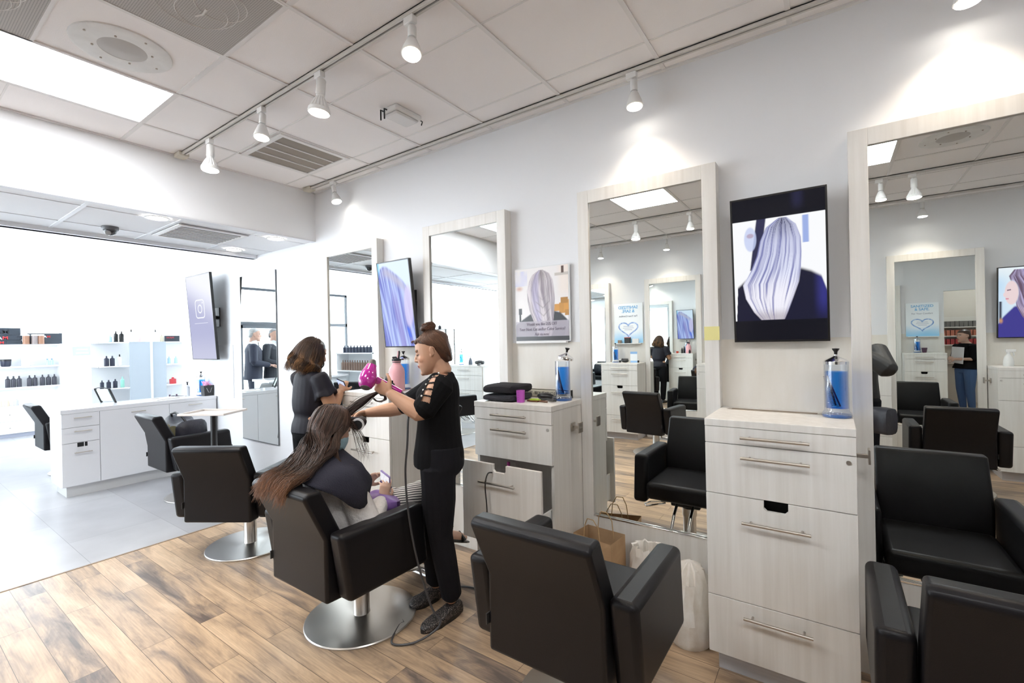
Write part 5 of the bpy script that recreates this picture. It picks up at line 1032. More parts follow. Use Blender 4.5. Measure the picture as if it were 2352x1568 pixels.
for k in range(7):
    p = A0 + ud * (ln / 7 * (k + .13)) + sdir * .025; tv = verts(tp.data); p = tv[np.argmin(np.linalg.norm(tv - (p + outw * .01), axis=1))]
    g.ell(p, (.0055,) * 3, 10, 8)
g.build('bead_trim', mat('pearl', (.80, .78, .74), .2), tp)
g = G()
for sx, kn, an in ((-.085, (-.075, -.005, .47), (-.045, -.055, .125)), (.085, (.09, .07, .45), (.12, .06, .125))): limb(g, [(sx, .0, .85), tuple(lerp(np.array((sx, 0, .85)), np.array(kn), .5)), kn, tuple(lerp(np.array(kn), np.array(an), .4)), an], [.098, .092, .068, .066, .058])
torso(g, (0, .0, .86), (0, -.03, 1.35), (1, 0, 0), FEM, .010, -9, .21); put('trousers', blob(g, .006, 4), DENIM, st)
GLIT = mat('glitter_black', (.02, .018, .018), .5); N, L, b = nodes(GLIT); tc = N.new('ShaderNodeTexCoord'); vo = N.new('ShaderNodeTexVoronoi'); vo.inputs['Scale'].default_value = 520; L.new(tc.outputs['Object'], vo.inputs['Vector'])
rp = N.new('ShaderNodeValToRGB'); rp.color_ramp.elements[0].position = .86; rp.color_ramp.elements[0].color = (.016, .015, .016, 1); rp.color_ramp.elements[1].position = .93; rp.color_ramp.elements[1].color = (.42, .36, .33, 1); sp_ = N.new('ShaderNodeSeparateColor'); L.new(vo.outputs['Color'], sp_.inputs[0]); L.new(sp_.outputs[0], rp.inputs[0]); L.new(rp.outputs[0], b.inputs['Base Color'])
for hl, to in (((.005, -.095, .0), (-.185, .085, .0)), ((.155, .045, .0), (.035, .195, .0))):
    g = G(); shoe(g, hl, to, .047, .085); s_ = put('shoe', blob(g, .0045, 3), GLIT, st)
    d = (Vector(to) - Vector(hl)); t_ = d.normalized().cross(Vector((0, 0, 1))) * .048
    g = G(); pts = []
    for a in np.linspace(0, 2 * PI, 25)[:-1]:
        q = Vector(hl) + d * (.5 + .52 * math.cos(a)) + t_ * math.sin(a) * (1.0 if math.cos(a) > 0 else .85); pts.append((q.x, q.y))
    g.prism(pts, 'z', 0.0005, .02).build('sole', BLACK, s_, smooth=False)
# ---------------------------------------------------------------- what she holds
def S(l, f, z): return Vector(st.location) + Matrix.Rotation(st.rotation_euler.z, 3, 'Z') @ Vector((-l, f, z))
dr = thing('hair_dryer', 'magenta hair dryer with a black nozzle held in the stylist\'s hand', 'hair dryer')
MAG = mat('magenta_gloss', (.42, .015, .26), .12, coat=.6)
a = S(.235, .340, 1.300); b_ = S(.14, .325, 1.436); ax = (b_ - a)
g = G().tube([a + ax * t for t in (0, .05, .2, .38, .55, .72, .8)], [.024, .034, .044, .046, .040, .031, .028], 24); g.build('barrel', MAG, dr)
G().tube([a + ax * t for t in (-.02, .0, .03)], [.021, .026, .026], 24).build('rear_grille', mat('grille_grey', (.10, .095, .10), .4), dr)
G().tube([a + ax * t for t in (.79, .82, 1.0)], [.028, .026, .015], 20).build('nozzle', mat('nozzle_grey', (.09, .085, .08), .4), dr)
hp = a + ax * .42
G().tube([hp, S(.150, .28, 1.320), S(.128, .225, 1.285), S(.125, .18, 1.262)], [.022, .019, .017, .013], 16).build('handle', MAG, dr)
G().tube(curve([S(.125, .18, 1.262), S(.13, .15, 1.235), S(.15, .13, 1.18), S(.20, .13, 1.13), S(.21, .135, 1.0), S(.20, .15, .85), S(.20, .14, .65), S(.20, .10, .40), S(.20, .03, .15), S(.215, -.02, .075), S(.24, .03, .03), S(.28, .12, .010), S(.27, .22, .008), S(.13, .22, .007), S(.10, .20, .007)], 8) + curve([S(.10, .20, .007), S(-.02, .25, .007), S(-.12, .22, .007), S(-.22, .10, .007), S(-.25, -.12, .007), S(-.10, -.34, .007), S(.05, -.45, .007)], 8), .0055, 8).build('power_cord', mat('cord_grey', (.05, .05, .055), .4), dr)
br = thing('round_brush', 'white and black round hair brush wound with the client\'s hair', 'brush')
a = S(.095, .432, 1.085); c = S(-.06, .455, 1.085); x_ = (c - a).normalized()
G().tube([a, a + x_ * .012], .036, 24).build('end_ring', mat('brush_white', (.78, .78, .78), .3), br); G().tube([a - x_ * .002, a + x_ * .11], .026, 20).build('barrel', BLACK, br); G().tube([a + x_ * .11, a + x_ * .15, a + x_ * .25], [.016, .012, .010], 14).build('handle', BLACK, br)

# ---------------------------------------------------------------- the client (local: x right, y towards the mirror, z up; origin under the chair)
cl = thing('person', 'seated woman with very long brown hair, white sweater and striped trousers, holding a phone', 'person', (-2.2, -1.04, 0))
g = G(); HCl = (0, -.155, 1.085); W, Mh, loc = head(g, HCl, (-.02, 1, -.45), (0, .32, 1), .98)
Pc = (0, -.13, .55); Nc = (0, -.20, .92); torso(g, Pc, Nc, (1, 0, 0), [(t, w, d, o) for t, w, d, o in FEM]); limb(g, [(0, -.205, .90), (0, -.18, 1.0)], [.06, .052])
SR = (.165, -.20, .865); ER = (.215, -.12, .60); WR = (.135, .055, .655); SL = (-.165, -.20, .865); EL = (-.20, -.06, .62); WL = (-.055, .08, .70)
for s0, e0, w0 in ((SR, ER, WR), (SL, EL, WL)): limb(g, [s0, e0], [.052, .040]); limb(g, [e0, tuple(lerp(np.array(e0), np.array(w0), .4)), w0], [.040, .040, .024])
hand(g, WR, (-.25, .45, .85), (-.85, .2, -.35), -1, (.22, .34, .42, .5), .45, .88, .25); hand(g, WL, (.35, .65, .65), (.55, -.2, -.5), 1, (.3, .45, .6, .7), .4, .92)
KR = (.11, .40, .60); AR = (.13, .58, .27); KL = (-.10, .34, .53); AL = (-.08, .42, .12)
for h0, k0, a0 in (((.085, -.10, .56), KR, AR), ((-.085, -.10, .55), KL, AL)): limb(g, [h0, tuple(lerp(np.array(h0), np.array(k0), .5)), k0], [.082, .074, .056]); limb(g, [k0, tuple(lerp(np.array(k0), np.array(a0), .3)), a0], [.056, .055, .034])
for a0, to in ((AR, (.14, .73, .205)), (AL, (-.07, .60, .045))):
    limb(g, [a0, tuple(lerp(np.array(a0), np.array(to), .5)), to], [.034, .034, .02])
me = blob(g, .0048, 3); setcol(me, face_cols(verts(me), loc, (.60, .38, .28), open_eyes=False)); put('body', me, SKINM, cl)
SW = mat('white_knit', (.78, .75, .73), .95, bump=1.0, bscale=85)
g = G(); torso(g, Pc, Nc, (1, 0, 0), [(-.10, .175, .13, -.01), (.0, .178, .135, -.01), (.2, .172, .13, -.01), (.42, .158, .12, -.004), (.62, .155, .12, .004), (.78, .158, .122, .01), (.9, .158, .10, 0), (.98, .115, .075, -.006), (1.03, .075, .07, -.006)], .012)
for s0, e0, w0, q in ((SR, ER, WR, .93), (SL, EL, WL, .85)): limb(g, [s0, tuple(lerp(np.array(s0), np.array(e0), .55)), e0], [.068, .072, .078]); limb(g, [e0, tuple(lerp(np.array(e0), np.array(w0), .45)), tuple(lerp(np.array(e0), np.array(w0), q))], [.078, .066, .040])
me = blob(g, .006, 3); co = verts(me); put('sweater', me, SW, cl)
STR = mat('striped_cotton', (.8, .78, .76), .85); N, L, b = nodes(STR); tc = N.new('ShaderNodeTexCoord'); wv = N.new('ShaderNodeTexWave'); wv.bands_direction = 'Z'; wv.inputs['Scale'].default_value = 22; wv.inputs['Distortion'].default_value = 1.2; wv.inputs['Detail Scale'].default_value = .6
mp = N.new('ShaderNodeMapping'); mp.inputs['Rotation'].default_value = (.25, .5, 0); L.new(tc.outputs['Object'], mp.inputs['Vector']); L.new(mp.outputs[0], wv.inputs['Vector']); rp = N.new('ShaderNodeValToRGB'); rp.color_ramp.elements[0].position = .42; rp.color_ramp.elements[1].position = .52; rp.color_ramp.elements[0].color = (.06, .06, .065, 1); rp.color_ramp.elements[1].color = (.72, .69, .66, 1); L.new(wv.outputs['Fac'], rp.inputs[0]); L.new(rp.outputs[0], b.inputs['Base Color'])
g = G(); torso(g, Pc, Nc, (1, 0, 0), FEM, .012, -9, .1)
for h0, k0, a0 in (((.09, -.10, .56), KR, AR), ((-.09, -.10, .55), KL, AL)): limb(g, [h0, tuple(lerp(np.array(h0), np.array(k0), .5)), k0], [.100, .094, .082]); limb(g, [k0, tuple(lerp(np.array(k0), np.array(a0), .3)), tuple(lerp(np.array(k0), np.array(a0), .85))], [.080, .076, .062])
put('trousers', blob(g, .0065, 4), STR, cl)
for a0, to in (((.13, .555, .235), (.142, .755, .165)), ((-.08, .40, .055), (-.07, .63, .005))):
    g = G(); shoe(g, a0, to, .044, .03); s_ = put('sandal', blob(g, .004, 2), BLACK, cl); d = Vector(to) - Vector(a0)
    G().tube([Vector(a0) + d * .62 + V(-.046, 0, .02), Vector(a0) + d * .60 + V(0, 0, .062), Vector(a0) + d * .62 + V(.046, 0, .02)], .014, 8).build('strap', BLACK, s_)
# navy towel over the shoulders
R = []; NA = 48
for z, ax_, ay_, yo, dip in ((.965, .074, .072, -.195, 0), (.950, .10, .085, -.20, .0), (.93, .16, .11, -.205, .02), (.90, .222, .142, -.21, .05), (.87, .245, .158, -.21, .15), (.84, .258, .178, -.203, .45), (.82, .264, .186, -.20, 1.0)):
    R.append([(ax_ * math.cos(t) * (1 + .045 * math.sin(t * 7 + z * 24) * min(1, max(0, (.95 - z) * 12))), yo + ay_ * math.sin(t) * (1 + .05 * math.sin(t * 6 - z * 30) * min(1, max(0, (.95 - z) * 12))) + .006 * math.sin(t * 5 + z * 20), z + .035 * dip * max(0, -math.sin(t)) - .105 * dip * (max(0, math.cos(t - .05)) ** 4 + .55 * max(0, math.cos(t - 2.9)) ** 4) - .03 * (.905 - z if z < .905 else 0)) for t in [2 * PI * k / NA for k in range(NA)]])
o = G().rings(R, cap=False).build('towel', mat('navy_towel', (.020, .020, .034), .95, bump=.9, bscale=240), cl); so = o.modifiers.new('s', 'SOLIDIFY'); so.thickness = .009; so.offset = 1
# face mask at the chin, earring
g = G(); oval(g, [(W(0, .045, z), Mh @ Vector((a_, 0, 0)), Mh @ Vector((0, b2, 0))) for z, a_, b2 in ((-.115, .03, .05), (-.095, .052, .062), (-.06, .064, .062), (-.035, .055, .062), (-.02, .03, .055))], 24); put('face_mask', blob(g, .005, 3), mat('mask_blue', (.40, .60, .68), .7), cl)
G().ell(W(.078, -.012, -.042), (.007,) * 3, 10, 8).build('earring', CHROME, cl)
# hair: a soft inner mass, then the strands that make its surface
g = G(); oval(g, [(W(0, yc, z), Mh @ Vector((a_, 0, 0)), Mh @ Vector((0, b2, 0))) for z, yc, a_, b2 in ((-.065, -.045, .050, .025), (-.05, -.045, .072, .045), (-.02, -.045, .090, .074), (.02, -.028, .088, .088), (.055, -.018, .083, .091), (.085, -.016, .067, .079), (.105, -.014, .042, .052), (.113, -.014, .02, .02))])
oval(g, [((.0, -.20, 1.03), (.03, 0, 0), (0, .02, .015)), ((.0, -.222, 1.01), (.065, 0, 0), (0, .030, .02)), ((0, -.262, .972), (.092, 0, 0), (0, .030, .022)), ((-.005, -.315, .925), (.108, 0, 0), (0, .028, .022)), ((-.012, -.375, .878), (.110, 0, 0), (0, .014, .020)), ((-.02, -.425, .866), (.10, 0, 0), (0, .010, .014)), ((-.025, -.465, .858), (.08, 0, 0), (0, .006, .010))])
me = blob(g, .006, 6); co = verts(me); n_ = vnoise(co[:, 0] * 90, co[:, 1] * 9 + co[:, 2] * 9, 4); tipk = ss(-.38, -.47, co[:, 1])[:, None]
setcol(me, (np.array((.040, .024, .018)) * (1 - tipk) + np.array((.14, .060, .028)) * tipk) * (.6 + .6 * n_[:, None])); hb = put('hair', me, HAIRM, cl)
PS = []; CS = []; RS = []
def root(th, z):
    k = math.sqrt(max(0, 1 - (max(z - .01, 0) / .117) ** 2)); return np.array(W(.097 * k * math.sin(th), -.022 + .101 * k * math.cos(th), z))
for i in range(2300):
    sd = RNG.choice((-1, 1)); th = sd * RNG.uniform(.45, 3.1); yp = RNG.uniform(-.085, .045) if RNG.random() < .8 else -.085
    o = RNG.uniform(-.003, .006)
    P0 = np.array(W(sd * RNG.uniform(.0, .004), yp, .117 - max(0, -yp - .03) * .35 + o)); P1 = root(lerp(sd * 1.57, th, .6 + .38 * ss(1.9, 2.6, abs(th))), .088) + np.array((0, 0, o)); P2 = root(th, .030) + np.array((sd * (.002 + o), -o, 0))
    back = ss(1.2, 2.4, abs(th)); x = sd * RNG.uniform(0, 1) ** .8 * .122
    if abs(th) < 1.5:
        P3 = np.array(W(sd * (.100 + o), -.005 - .045 * RNG.random(), -.045)); P4 = np.array((sd * (.118 + RNG.uniform(-.015, .012)), -.215 - .03 * RNG.random(), .985)); x = sd * RNG.uniform(.6, 1.05) * .122
    else:
        a2 = sd * max(abs(th), 1.9); P3 = root(a2, -.03) * 1.0; P3 = np.array(W(.100 * math.sin(a2), -.030 + .095 * math.cos(a2), -.05)); P4 = np.array((lerp(P3[0], x, .6), -.262 - .015 * RNG.random(), 1.005))
    lay = RNG.uniform(0, 1); up = np.array((0, -.012, .014)) * lay
    j = RNG.normal(0, .006, (4, 3))
    way = [P0, P1, P2, P3, P4 + up * .5 + j[0] * .6, np.array((x * .98, -.318, .930)) + up + j[1], np.array((x * 1.0 - .01, -.375, .888)) + up + j[2], np.array((x * 1.02 - .022, -.435 - RNG.uniform(0, .02), .868)) + up * .8 + j[3], np.array((x * .98 - .03 + RNG.normal(0, .012), -.495 + RNG.normal(0, .010), .805 + RNG.normal(0, .022)))]
    p = spl(way, 28); m2 = int(28 * min(1, RNG.uniform(.84, 1.12))); p = p[:m2]; u = np.linspace(0, 1, len(p))
    p = p + np.sin(u * RNG.uniform(16, 30) + RNG.uniform(0, 6))[:, None] * RNG.normal(0, 1, 3) * .0032 * ss(.4, .95, u)[:, None]
    wv_ = .75 + .55 * math.sin(th * 11) ** 2; b0 = np.array((.072, .043, .032)) * RNG.uniform(.4, 1.6) * wv_; t0 = np.array((.25, .112, .05)) * RNG.uniform(.5, 1.4); k = ss(.74, .97, u)[:, None]
    PS.append(p); CS.append(b0 * (1 - k) + t0 * k); RS.append(RNG.uniform(.0012, .0022))
for i in range(26):   # wisps hanging in front of the right shoulder
    x0 = RNG.uniform(.05, .11); y0 = RNG.uniform(-.09, -.02); p = spl([root(RNG.uniform(.7, 1.3), RNG.uniform(.03, .09)), (x0, y0, 1.03), (x0 + RNG.normal(0, .012), y0 + .03, .95), (x0 + RNG.normal(0, .02), y0 + .035, RNG.uniform(.86, .93))], 12)
    PS.append(p); CS.append([np.array((.07, .042, .032)) * RNG.uniform(.4, 1.6)] * 12); RS.append(.0009)
for i in range(60):   # hair falling over the towel on the right
    x0 = RNG.uniform(.08, .125); p = spl([root(RNG.uniform(1.1, 2.0), RNG.uniform(.0, .06)), (x0, -.215, 1.02), (x0 + .022, -.225, .965), (x0 + .04 + RNG.normal(0, .01), -.22, .925), (x0 + .06 + RNG.normal(0, .015), -.20 + RNG.normal(0, .02), .885 + RNG.normal(0, .02))], 14)
    k = ss(.75, 1, np.linspace(0, 1, 14))[:, None]; PS.append(p); CS.append(np.array((.08, .045, .032)) * RNG.uniform(.4, 1.6) * (1 - k) + np.array((.28, .13, .06)) * k); RS.append(.0012)
inv = lambda v: np.array(v) - np.array(cl.location)
tipw = inv(S(.06, .335, 1.255)); coil = inv(S(.07, .315, 1.228))
for i in range(300):   # the lock pulled up to the dryer, ending in a loop
    r0 = root(RNG.uniform(.0, .9), RNG.uniform(.075, .112)); d = RNG.normal(0, 1, 3)
    w1 = lerp(r0, tipw, .5) + d * .007 + (0, 0, .004); w2 = tipw + d * .0028
    rr = .032 + RNG.normal(0, .003); lp = [coil + np.array((.82 * rr * math.sin(q), .57 * rr * math.sin(q), .020 * math.cos(q) + RNG.normal(0, .002))) for q in np.linspace(.2, 4.6, 6)] if i % 3 == 0 else [tipw + d * .003 + (.025, .018, .006)]
    p = spl([r0, w1, w2] + lp, 20); PS.append(p); CS.append([np.array((.062, .040, .034)) * RNG.uniform(.4, 1.6)] * 20); RS.append(.0015)
for i in range(170):   # the lock wound on the round brush
    r0 = root(RNG.uniform(.2, 1.0), RNG.uniform(.02, .075)); l_ = RNG.uniform(-.02, .080); q_ = (.095 - l_) / .155; axs = np.array(S(l_, .432 + .023 * q_, 1.085)) - np.array(cl.location); rr = .0285 + RNG.normal(0, .0012); ph = RNG.uniform(0, 1)
    lp = [axs + np.array((.82 * rr * math.cos(q), .57 * rr * math.cos(q), rr * math.sin(q))) for q in np.linspace(2.6 - ph, -3.6, 9)]
    p = spl([r0] + lp, 20); PS.append(p); CS.append([np.array((.045, .028, .023)) * RNG.uniform(.4, 1.6)] * 20); RS.append(.0020)
put('hair_strands', strands(PS, RS, CS), HAIRM, hb)
ph = thing('phone', 'lilac phone held by the seated woman', 'phone', (-2.2 + .075, -1.04 + .125, .735), .2)
b0 = G().box(-.037, .037, -.006, .006, -.075, .075).build('case', mat('lilac_case', (.38, .30, .62), .35), ph, bevel=.005, rot=(.55, .5, 0)); G().box(-.034, .034, -.0068, -.0058, -.01, .071).build('screen', mat('phone_screen', (.01, .01, .015), .1, emit=(.8, .8, .85), estr=.5), b0, smooth=False)
G().box(-.04, .04, -.010, .010, -.045, -.03).build('strap', mat('plum_strap', (.10, .05, .16), .5), b0, bevel=.003)
t = thing('jacket', 'purple jacket bunched on the seated woman\'s lap', 'jacket', (-2.2 + .115, -1.04 + .06, .600), .9); soft_slab(-.11, .10, -.07, .07, 0, .075, 33, .022, 22).build('jacket', mat('purple_nylon', (.21, .11, .34), .38, bump=.8, bscale=28), t)

# ---------------------------------------------------------------- the woman looking at her phone
w2 = thing('person', 'woman in black seen from behind looking at her phone, with wavy highlighted hair', 'person', (-3.375, -.61, 0), math.radians(-8))
g = G(); W, Mh, loc = head(g, (.005, .025, 1.462), (.10, .98, -.38), (.05, .1, 1), 1.0); torso(g, (0, .0, .86), (0, -.01, 1.335), (1, -.05, 0), FEM); limb(g, [(0, -.015, 1.31), (.01, .01, 1.42)], [.058, .052])
SR = (.165, .0, 1.275); ER = (.225, .065, 1.045); WR = (.165, .175, 1.16); SL = (-.165, -.02, 1.275); EL = (-.215, .10, 1.06); WL = (-.02, .20, 1.13)
for s0, e0, w0 in ((SR, ER, WR), (SL, EL, WL)): limb(g, [s0, tuple(lerp(np.array(s0), np.array(e0), .5)), e0], [.056, .053, .044]); limb(g, [e0, tuple(lerp(np.array(e0), np.array(w0), .4)), w0], [.044, .043, .025])
hand(g, WR, (-.35, .45, .75), (-.6, .2, -.5), -1, (.5, .65, .75, .85), .6, .93); hand(g, WL, (.75, .4, .4), (.2, -.3, .9), 1, (.4, .5, .6, .6), .4, .93)
for sx in (-1, 1): limb(g, [(sx * .088, 0, .84), (sx * .092, .015, .47), (sx * .09, -.02, .09)], [.09, .056, .036])
me = blob(g, .0050, 3); setcol(me, face_cols(verts(me), loc, (.44, .235, .135), open_eyes=False)); put('body', me, SKINM, w2)
g = G(); torso(g, (0, .0, .86), (0, -.01, 1.335), (1, -.05, 0), [(.0, .176, .130, -.006), (.12, .165, .122, -.006), (.24, .142, .108, -.002), (.30, .146, .110, 0), (.36, .158, .118, 0), (.48, .164, .120, .0), (.62, .166, .118, .005), (.78, .165, .114, .01), (.9, .155, .090, 0), (.97, .115, .064, -.005), (1.0, .080, .058, -.006)], .004)
for s0, e0 in ((SR, ER), (SL, EL)):
    s0 = np.array(s0); e0 = np.array(e0); ax_ = (e0 - s0) / np.linalg.norm(e0 - s0); q1 = np.cross(ax_, (0, 1, 0)); q1 /= np.linalg.norm(q1); q2 = np.cross(ax_, q1); RR = []
    for q, rd in ((-.035, .050), (-.01, .064), (.02, .069), (.06, .072), (.10, .074), (.13, .082), (.15, .086)): RR.append([tuple(s0 + ax_ * (q + .012 * math.sin(3 * t + 1) * (q > .1)) + (q1 * math.cos(t) + q2 * math.sin(t)) * rd * (1 + .07 * math.sin(7 * t) * ss(.05, .15, q))) for t in [2 * PI * k / 40 for k in range(40)]])
    g.rings(RR)
put('top', blob(g, .006, 3), mat('black_satin', (.008, .007, .012), .6, spec=.25, bump=.5, bscale=22), w2)
g = G(); torso(g, (0, .0, .86), (0, -.01, 1.335), (1, 0, 0), FEM, .010, -9, .1)
for sx in (-1, 1): limb(g, [(sx * .09, 0, .84), (sx * .093, .005, .65), (sx * .094, .015, .47), (sx * .092, -.01, .3), (sx * .09, -.02, .10)], [.105, .098, .072, .068, .055])
put('trousers', blob(g, .007, 4), KNIT, w2)
for sx in (-1, 1): g = G(); shoe(g, (sx * .09, -.07, 0), (sx * .10, .18, 0), .045, .08); put('shoe', blob(g, .005, 2), BLACK, w2)
G().tube([Vector(WR) + Vector((-.35, .45, .75)).normalized() * -.012 + Vector((.026 * math.cos(a), .02 * math.sin(a), .010 * math.sin(a) - .008 * math.cos(a))) for a in np.linspace(0, 2 * PI, 20)], .0035, 6).build('hair_tie', BLACK, w2)
g = G(); oval(g, [(W(0, yc, z), Mh @ Vector((a_, 0, 0)), Mh @ Vector((0, b2, 0))) for z, yc, a_, b2 in ((-.165, -.05, .095, .055), (-.14, -.048, .106, .07), (-.10, -.045, .108, .076), (-.06, -.040, .104, .082), (-.02, -.034, .098, .088), (.02, -.026, .096, .094), (.055, -.018, .090, .098), (.085, -.016, .075, .086), (.108, -.014, .050, .06), (.121, -.014, .02, .02))])
me = blob(g, .006, 3); co = verts(me); n_ = vnoise(co[:, 0] * 60, co[:, 1] * 40 + co[:, 2] * 14, 4); setcol(me, np.array((.05, .028, .018)) * (.5 + .9 * n_[:, None])); hb = put('hair', me, HAIRM, w2)
PS = []; CS = []; RS = []
for i in range(1300):
    th = RNG.choice((-1, 1)) * RNG.uniform(.55, 3.14); z0 = RNG.uniform(.05, .1255)
    def rt(th, z, o=0): k = math.sqrt(max(0, 1 - (max(z - .01, 0) / .118) ** 2)); return np.array(W((.099 + o) * k * math.sin(th), -.024 + (.101 + o) * k * math.cos(th), z))
    e = RNG.uniform(.0, .018); lo = RNG.uniform(-.19, -.13); way = [rt(th, z0), rt(th, z0 * .4, .004), rt(th, -.05, .010 + e), rt(th + RNG.normal(0, .12), -.10, .016 + e), rt(th + RNG.normal(0, .2), lo, .006 + RNG.normal(0, .012))]
    p = spl(way, 18); u = np.linspace(0, 1, 18); p += np.sin(u * RNG.uniform(12, 14) + round(th * 2.2) * 1.3)[:, None] * np.array((.9, .9, .3)) * .013 * ss(.3, .8, u)[:, None]
    hl = (math.sin(th * 9) > -.15) * RNG.uniform(.3, 1); b0 = np.array((.055, .03, .019)) * RNG.uniform(.5, 1.6); t0 = np.array((.40, .20, .075)) * RNG.uniform(.6, 1.2); k = (ss(.25, .8, u) * hl)[:, None]
    PS.append(p); CS.append(b0 * (1 - k) + t0 * k); RS.append(RNG.uniform(.0012, .0024))
put('hair_strands', strands(PS, RS, CS), HAIRM, hb)
pw = thing('phone', 'phone with a blue-grey screen held by the woman in black', 'phone', tuple(Vector(w2.location) + Matrix.Rotation(math.radians(-8), 3, 'Z') @ Vector((.125, .205, 1.195))), .3)
b0 = G().box(-.037, .037, -.005, .005, -.075, .075).build('case', BLACK, pw, bevel=.004, rot=(.75, .35, 0)); G().box(-.034, .034, -.0062, -.0048, -.071, .071).build('screen', mat('phone_screen_blue', (.1, .12, .2), .15, emit=(.45, .52, .85), estr=.7), b0, smooth=False)

# ---------------------------------------------------------------- two men in dark suits (seen in the far mirror)
def suit_man(label, loc, rz, hf, hair_c, s=1.0, arm=0, suit=(.018, .022, .042)):
    t = thing('person', label, 'person', loc, rz); t.scale = (1.08, 1.08, 1.08); g = G(); W, Mh, lc = head(g, (0, .03, 1.635), hf, (0, 0, 1), 1.03, True); torso(g, (0, 0, .95), (0, 0, 1.47), (1, 0, 0), MAL); limb(g, [(0, -.01, 1.45), (0, .02, 1.58)], [.066, .06])
    J = [((.19, 0, 1.42), (.25, -.02, 1.13), (.16, .28, 1.06 + arm)), ((-.19, 0, 1.42), (-.26, .0, 1.13), (-.12, .27, 1.06))]
    for s0, e0, w0 in J: limb(g, [s0, e0, w0], [.055, .045, .03])
    hand(g, J[0][2], (-.2, .9, -.1), (-.2, 0, -1), -1, (.4, .5, .6, .6), .3, 1.05); hand(g, J[1][2], (.3, .9, .0), (.2, 0, -1), 1, (.4, .5, .6, .6), .3, 1.05)
    for sx in (-1, 1): limb(g, [(sx * .09, 0, .92), (sx * .095, .01, .50), (sx * .095, -.02, .09)], [.09, .06, .04])
    me = blob(g, .006, 3); setcol(me, face_cols(verts(me), lc, (.55, .34, .26), brow=(.2, .18, .16))); put('body', me, SKINM, t)
    g = G(); torso(g, (0, 0, .95), (0, 0, 1.47), (1, 0, 0), [(-.28, .205, .15, -.01), (.0, .20, .15, 0), (.2, .192, .145, .004), (.42, .188, .140, .006), (.62, .198, .140, .006), (.78, .212, .138, .004), (.9, .205, .105, -.004), (.97, .14, .075, -.012), (1.0, .09, .065, -.016)], .004)
    for s0, e0, w0 in J: limb(g, [s0, e0], [.078, .066]); limb(g, [e0, tuple(lerp(np.array(e0), np.array(w0), .9))], [.066, .048])
    me = blob(g, .007, 3); put('suit_jacket', mask_verts(me, lambda c: ~((c[:, 1] > .05) & (c[:, 2] > 1.18) & (np.abs(c[:, 0]) < .012 + (c[:, 2] - 1.18) * .24))), mat('suit_%d' % (suit[2] * 1000), suit, .7), t)
    g = G(); torso(g, (0, 0, .95), (0, 0, 1.47), (1, 0, 0), MAL, .008, .3); oval(g, [((0, .0, 1.47), (.074, 0, 0), (0, .072, .01)), ((0, .01, 1.525), (.066, 0, 0), (0, .066, .01))]); sh = put('shirt', blob(g, .006, 3), mat('shirt_white', (.75, .78, .84), .7), t)
    G().hexa([(-.03, .128, 1.12), (.03, .128, 1.12), (.03, .14, 1.12), (-.03, .14, 1.12), (-.018, .075, 1.50), (.018, .075, 1.50), (.018, .09, 1.50), (-.018, .09, 1.50)]).build('tie', mat('tie_dark', (.02, .02, .03), .5), sh)
    g = G()
    for sx in (-1, 1): limb(g, [(sx * .095, 0, .92), (sx * .097, .01, .50), (sx * .097, -.02, .08)], [.11, .08, .065])
    torso(g, (0, 0, .95), (0, 0, 1.47), (1, 0, 0), MAL, .01, -9, .1); put('trousers', blob(g, .008, 3), MATS['suit_%d' % (suit[2] * 1000)], t)
    for sx in (-1, 1): g = G(); shoe(g, (sx * .095, -.08, 0), (sx * .11, .21, 0), .048, .08); put('shoe', blob(g, .006, 2), BLACK, t)
    g = G(); oval(g, [(W(0, yc, z), Mh @ Vector((a_, 0, 0)), Mh @ Vector((0, b2, 0))) for z, yc, a_, b2 in ((-.06, -.070, .05, .032), (-.02, -.060, .074, .048), (.02, -.046, .080, .062), (.05, -.020, .081, .088), (.08, -.014, .076, .090), (.1, -.016, .056, .068), (.118, -.018, .02, .02))])
    me = blob(g, .006, 2); co = verts(me); setcol(me, np.array(hair_c) * (.8 + .4 * vnoise(co[:, 0] * 90, co[:, 2] * 90, 3)[:, None])); put('hair', me, HAIRM, t)
    return t
suit_man('grey-haired man in a navy suit reaching over the desk, seen in the far mirror', (-9.53, -1.94, 0), math.radians(-156), (.05, 1, -.08), (.42, .41, .40))
suit_man('bearded man in a charcoal suit behind the navy suited man, seen in the far mirror', (-9.60, -2.38, 0), math.radians(-120), (-.1, 1, 0), (.25, .24, .24), suit=(.026, .030, .040))

# ---------------------------------------------------------------- the photographer (only an arm and a bag show, in the right mirror)
pg = thing('person', 'photographer in black whose arm shows in the right mirror', 'person', (.19, -2.98, 0), .6094)
g = G(); W, Mh, lc = head(g, (-.02, .09, 1.56), (0, 1, -.02), (0, 0, 1), 1.0); torso(g, (0, 0, .92), (0, .0, 1.42), (1, 0, 0), MAL); limb(g, [(0, 0, 1.40), (-.01, .05, 1.5)], [.062, .056])
JR = ((.19, .02, 1.37), (.345, .135, 1.205), (.03, .23, 1.45)); JL = ((-.185, .02, 1.36), (-.30, .16, 1.16), (-.12, .28, 1.45))
for s0, e0, w0 in (JR, JL): limb(g, [s0, e0, w0], [.055, .046, .03])
hand(g, JR[2], (-.6, .2, .3), (-.3, -.2, -.8), 1, (.6, .6, .7, .7), .4, 1.0); hand(g, JL[2], (.7, .2, .2), (.2, 0, .9), -1, (.6, .6, .7, .7), .4, 1.0)
for sx in (-1, 1): limb(g, [(sx * .09, 0, .90), (sx * .1, .01, .48), (sx * .11, -.02, .09)], [.09, .06, .04])
me = blob(g, .007, 3); setcol(me, face_cols(verts(me), lc, (.5, .32, .24))); put('body', me, SKINM, pg)
g = G(); torso(g, (0, 0, .92), (0, 0, 1.42), (1, 0, 0), MAL, .014, -.05)
